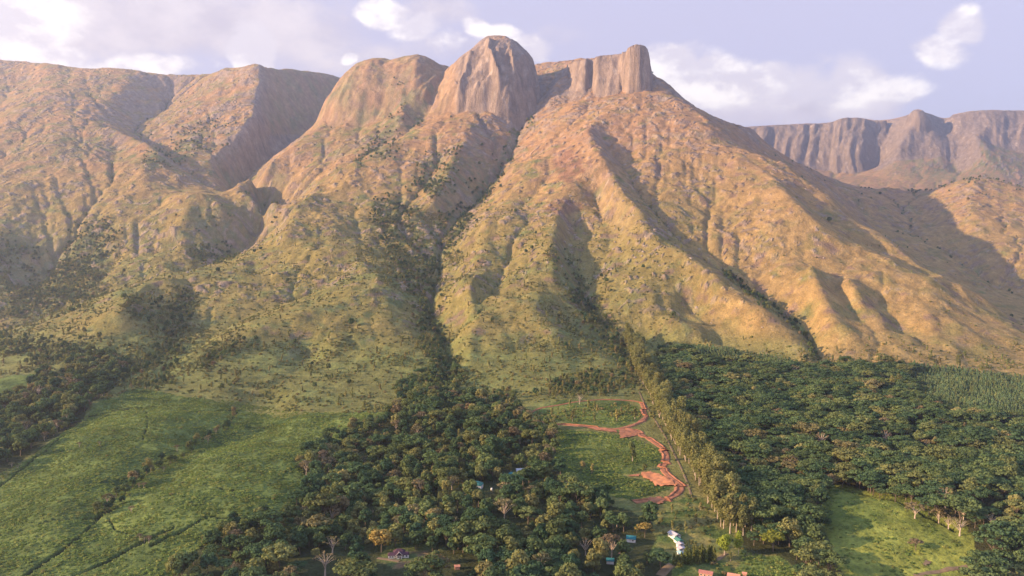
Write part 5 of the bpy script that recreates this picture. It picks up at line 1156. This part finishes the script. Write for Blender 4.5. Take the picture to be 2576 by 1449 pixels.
scatter_stuff('undergrowth', ['shrub', 'broad'], x, y, np.random.default_rng(5).uniform(.5, 1.0, len(x)), 'dark green bush filling the high mountain gullies', 'bush', {'shrub': 2, 'broad': 1}, 9)
x, y = slope_pts(26.0, 209, 5000, 6500, lambda x, y, z, u, v: np.clip(.8 * samp(gp, x, y) + .2, 0, .8) * (samp(ST, x, y) < .95)); print('far', len(x))
scatter_stuff('undergrowth', ['broad'], x, y, np.random.default_rng(6).uniform(.6, 1.1, len(x)), 'green bush on the far mountain slope', 'bush', None, 10)

# tea bushes
for i in range(36):
    u, v = 1868 + (i % 9) * 12 + rr.uniform(-4, 4), 1405 + (i // 9) * 11 + rr.uniform(-4, 4) + (i % 9) * 1.5; x, y, z = at(u, v); o = link('tea_bush', PR['tea'][i % 3][1]); o.location = (x, y, z); o.rotation_euler = (0, 0, rr.uniform(0, 6)); tag(o, 'tea bush in the small plot at the bottom edge', 'tea bush', 'tea bushes of the small bottom plot')
register_sources()
for poly, nm in ((Z_TEA_L, 'low green tea bushes covering the big slope'), (Z_TEA_R, 'low green tea bushes of the field in the forest'), (Z_TEA_B, 'low green tea bushes of the small plot at the bottom'), (Z_LOOP, 'low green plants covering the knoll inside the road loop'), (Z_SLOPE, 'low green plants covering the slope under the road')):
    x, y = jgrid(-900, 900, 440, 1150, 3.1, 301); u, v = proj(x, y, hgt(x, y)); k = inpoly(u, v, poly) & (u > -60) & (u < 2640) & (v < 1480) & (samp(pathm, x, y) < .2) & (samp(roadd, x, y) > 5); x, y = x[k], y[k]
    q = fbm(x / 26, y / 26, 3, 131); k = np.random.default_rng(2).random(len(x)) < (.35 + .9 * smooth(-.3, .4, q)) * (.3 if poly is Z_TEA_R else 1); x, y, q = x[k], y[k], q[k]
    scatter_stuff('tea_bushes' if 'tea' in nm else 'undergrowth', ['tea'], x, y, np.random.default_rng(7).uniform(.55, 1.15, len(x)) * (1 + .35 * q), nm, 'tea bushes' if 'tea' in nm else 'undergrowth', None, 30)
    k = np.random.default_rng(12).random(len(x)) < .012 * smooth(-.1, .4, q); xs_, ys_ = x[k], y[k]
    if poly is Z_TEA_L:
        for a, b in list(zip(xs_, ys_))[:45]: one_mesh('shrub', a, b, rr.uniform(.4, .9), 'lone shrub rising above the tea bushes of the big slope', 'shrubs in the big tea slope', 'shrub')
x, y = jgrid(-400, 700, 440, 1000, 4.2, 331); u, v = proj(x, y, hgt(x, y)); k = (inpoly(u, v, Z_GRASSY) | inpoly(u, v, c3([(1000, 100), (1060, 90), (1420, 830), (1330, 860), (1360, 760), (1230, 560)]))) & (v < 1470) & (samp(roadd, x, y) > 5); x, y = x[k], y[k]
k = np.random.default_rng(22).random(len(x)) < .15 + .8 * smooth(-.1, .35, fbm(x / 22, y / 22, 2, 133)); x, y = x[k], y[k]; k = ok(x, y, 3.0, 1.5); x, y = x[k], y[k]
scatter_stuff('undergrowth', ['shrub', 'post'], x, y, np.random.default_rng(23).uniform(.35, .95, len(x)), 'olive scrub on the grassy slope between the small houses and the avenue', 'undergrowth', {'shrub': 5, 'post': .4}, 31)
# boulders on the slopes
M['stone'] = plain_material('boulder', (.30, .235, .185), .95, .3, .4)
BM = []
for i in range(5):
    rg = np.random.default_rng(900 + i); V = []; nlat, nlon = 6, 9
    sc_ = rg.uniform(.7, 1.2, 3) * np.array([1, 1, .75])
    for a in range(nlat + 1):
        for b in range(nlon):
            th = math.pi * a / nlat; ph = 2 * math.pi * b / nlon; d_ = np.array([math.sin(th) * math.cos(ph), math.sin(th) * math.sin(ph), math.cos(th)]); k = 1 + .35 * float(fbm(np.array([d_[0] * 1.6 + i * 7]), np.array([d_[1] * 1.6 + d_[2] * 2.1]), 3, 120)[0]); V.append(tuple(d_ * k * sc_))
    Fq = [(a * nlon + b, (a + 1) * nlon + b, (a + 1) * nlon + (b + 1) % nlon, a * nlon + (b + 1) % nlon) for a in range(nlat) for b in range(nlon)]
    BM.append(mk('boulder', V, Fq, M['stone']))
for i in range(60):
    u = rr.uniform(300, 2500); v = rr.uniform(480, 860)
    if rr.random() < .5: u = rr.gauss(1560, 130); v = rr.gauss(600, 80)
    if v > 830 or (u > 2050 and v > 700): continue
    x, y, z = at(u, v)
    if y > 3600 or y < 1300: continue
    o = link('boulder', BM[i % 5]); s = rr.uniform(1.8, 5.0); o.location = (x, y, z - s * .1); o.scale = (s, s, s); o.rotation_euler = (rr.uniform(-.4, .4), rr.uniform(-.4, .4), rr.uniform(0, 6.28))
    tag(o, ('large' if s > 3.4 else 'small') + ' grey boulder lying ' + slope_name(x, y), 'boulder', 'boulders on the mountain slopes')
print('all', time.time() - T0)
# ------------------------------------------------------------------ haze
hz = H.max() + 60
vs = [(x, y, z) for z in (-260, hz) for y in (-900, 9600) for x in (-9200, 9200)]
hm = bpy.data.meshes.new('haze'); hm.from_pydata(vs, [], [(0, 2, 3, 1), (4, 5, 7, 6), (0, 1, 5, 4), (2, 6, 7, 3), (0, 4, 6, 2), (1, 3, 7, 5)]); hm.update()
ho = bpy.data.objects.new('haze', hm); col.objects.link(ho); ho['kind'] = 'stuff'; ho['label'] = 'pale evening haze filling the air before the mountains'; ho['category'] = 'haze'
mh = bpy.data.materials.new('haze'); mh.use_nodes = True; mh.node_tree.nodes.clear(); g = NB(mh.node_tree)
mo = g.new('ShaderNodeOutputMaterial'); pv = g.new('ShaderNodeVolumePrincipled')
pv.inputs['Color'].default_value = (.74, .82, 1.0, 1); pv.inputs['Density'].default_value = 6.8e-5; pv.inputs['Anisotropy'].default_value = 0.6
mh.node_tree.links.new(pv.outputs[0], mo.inputs['Volume']); hm.materials.append(mh)
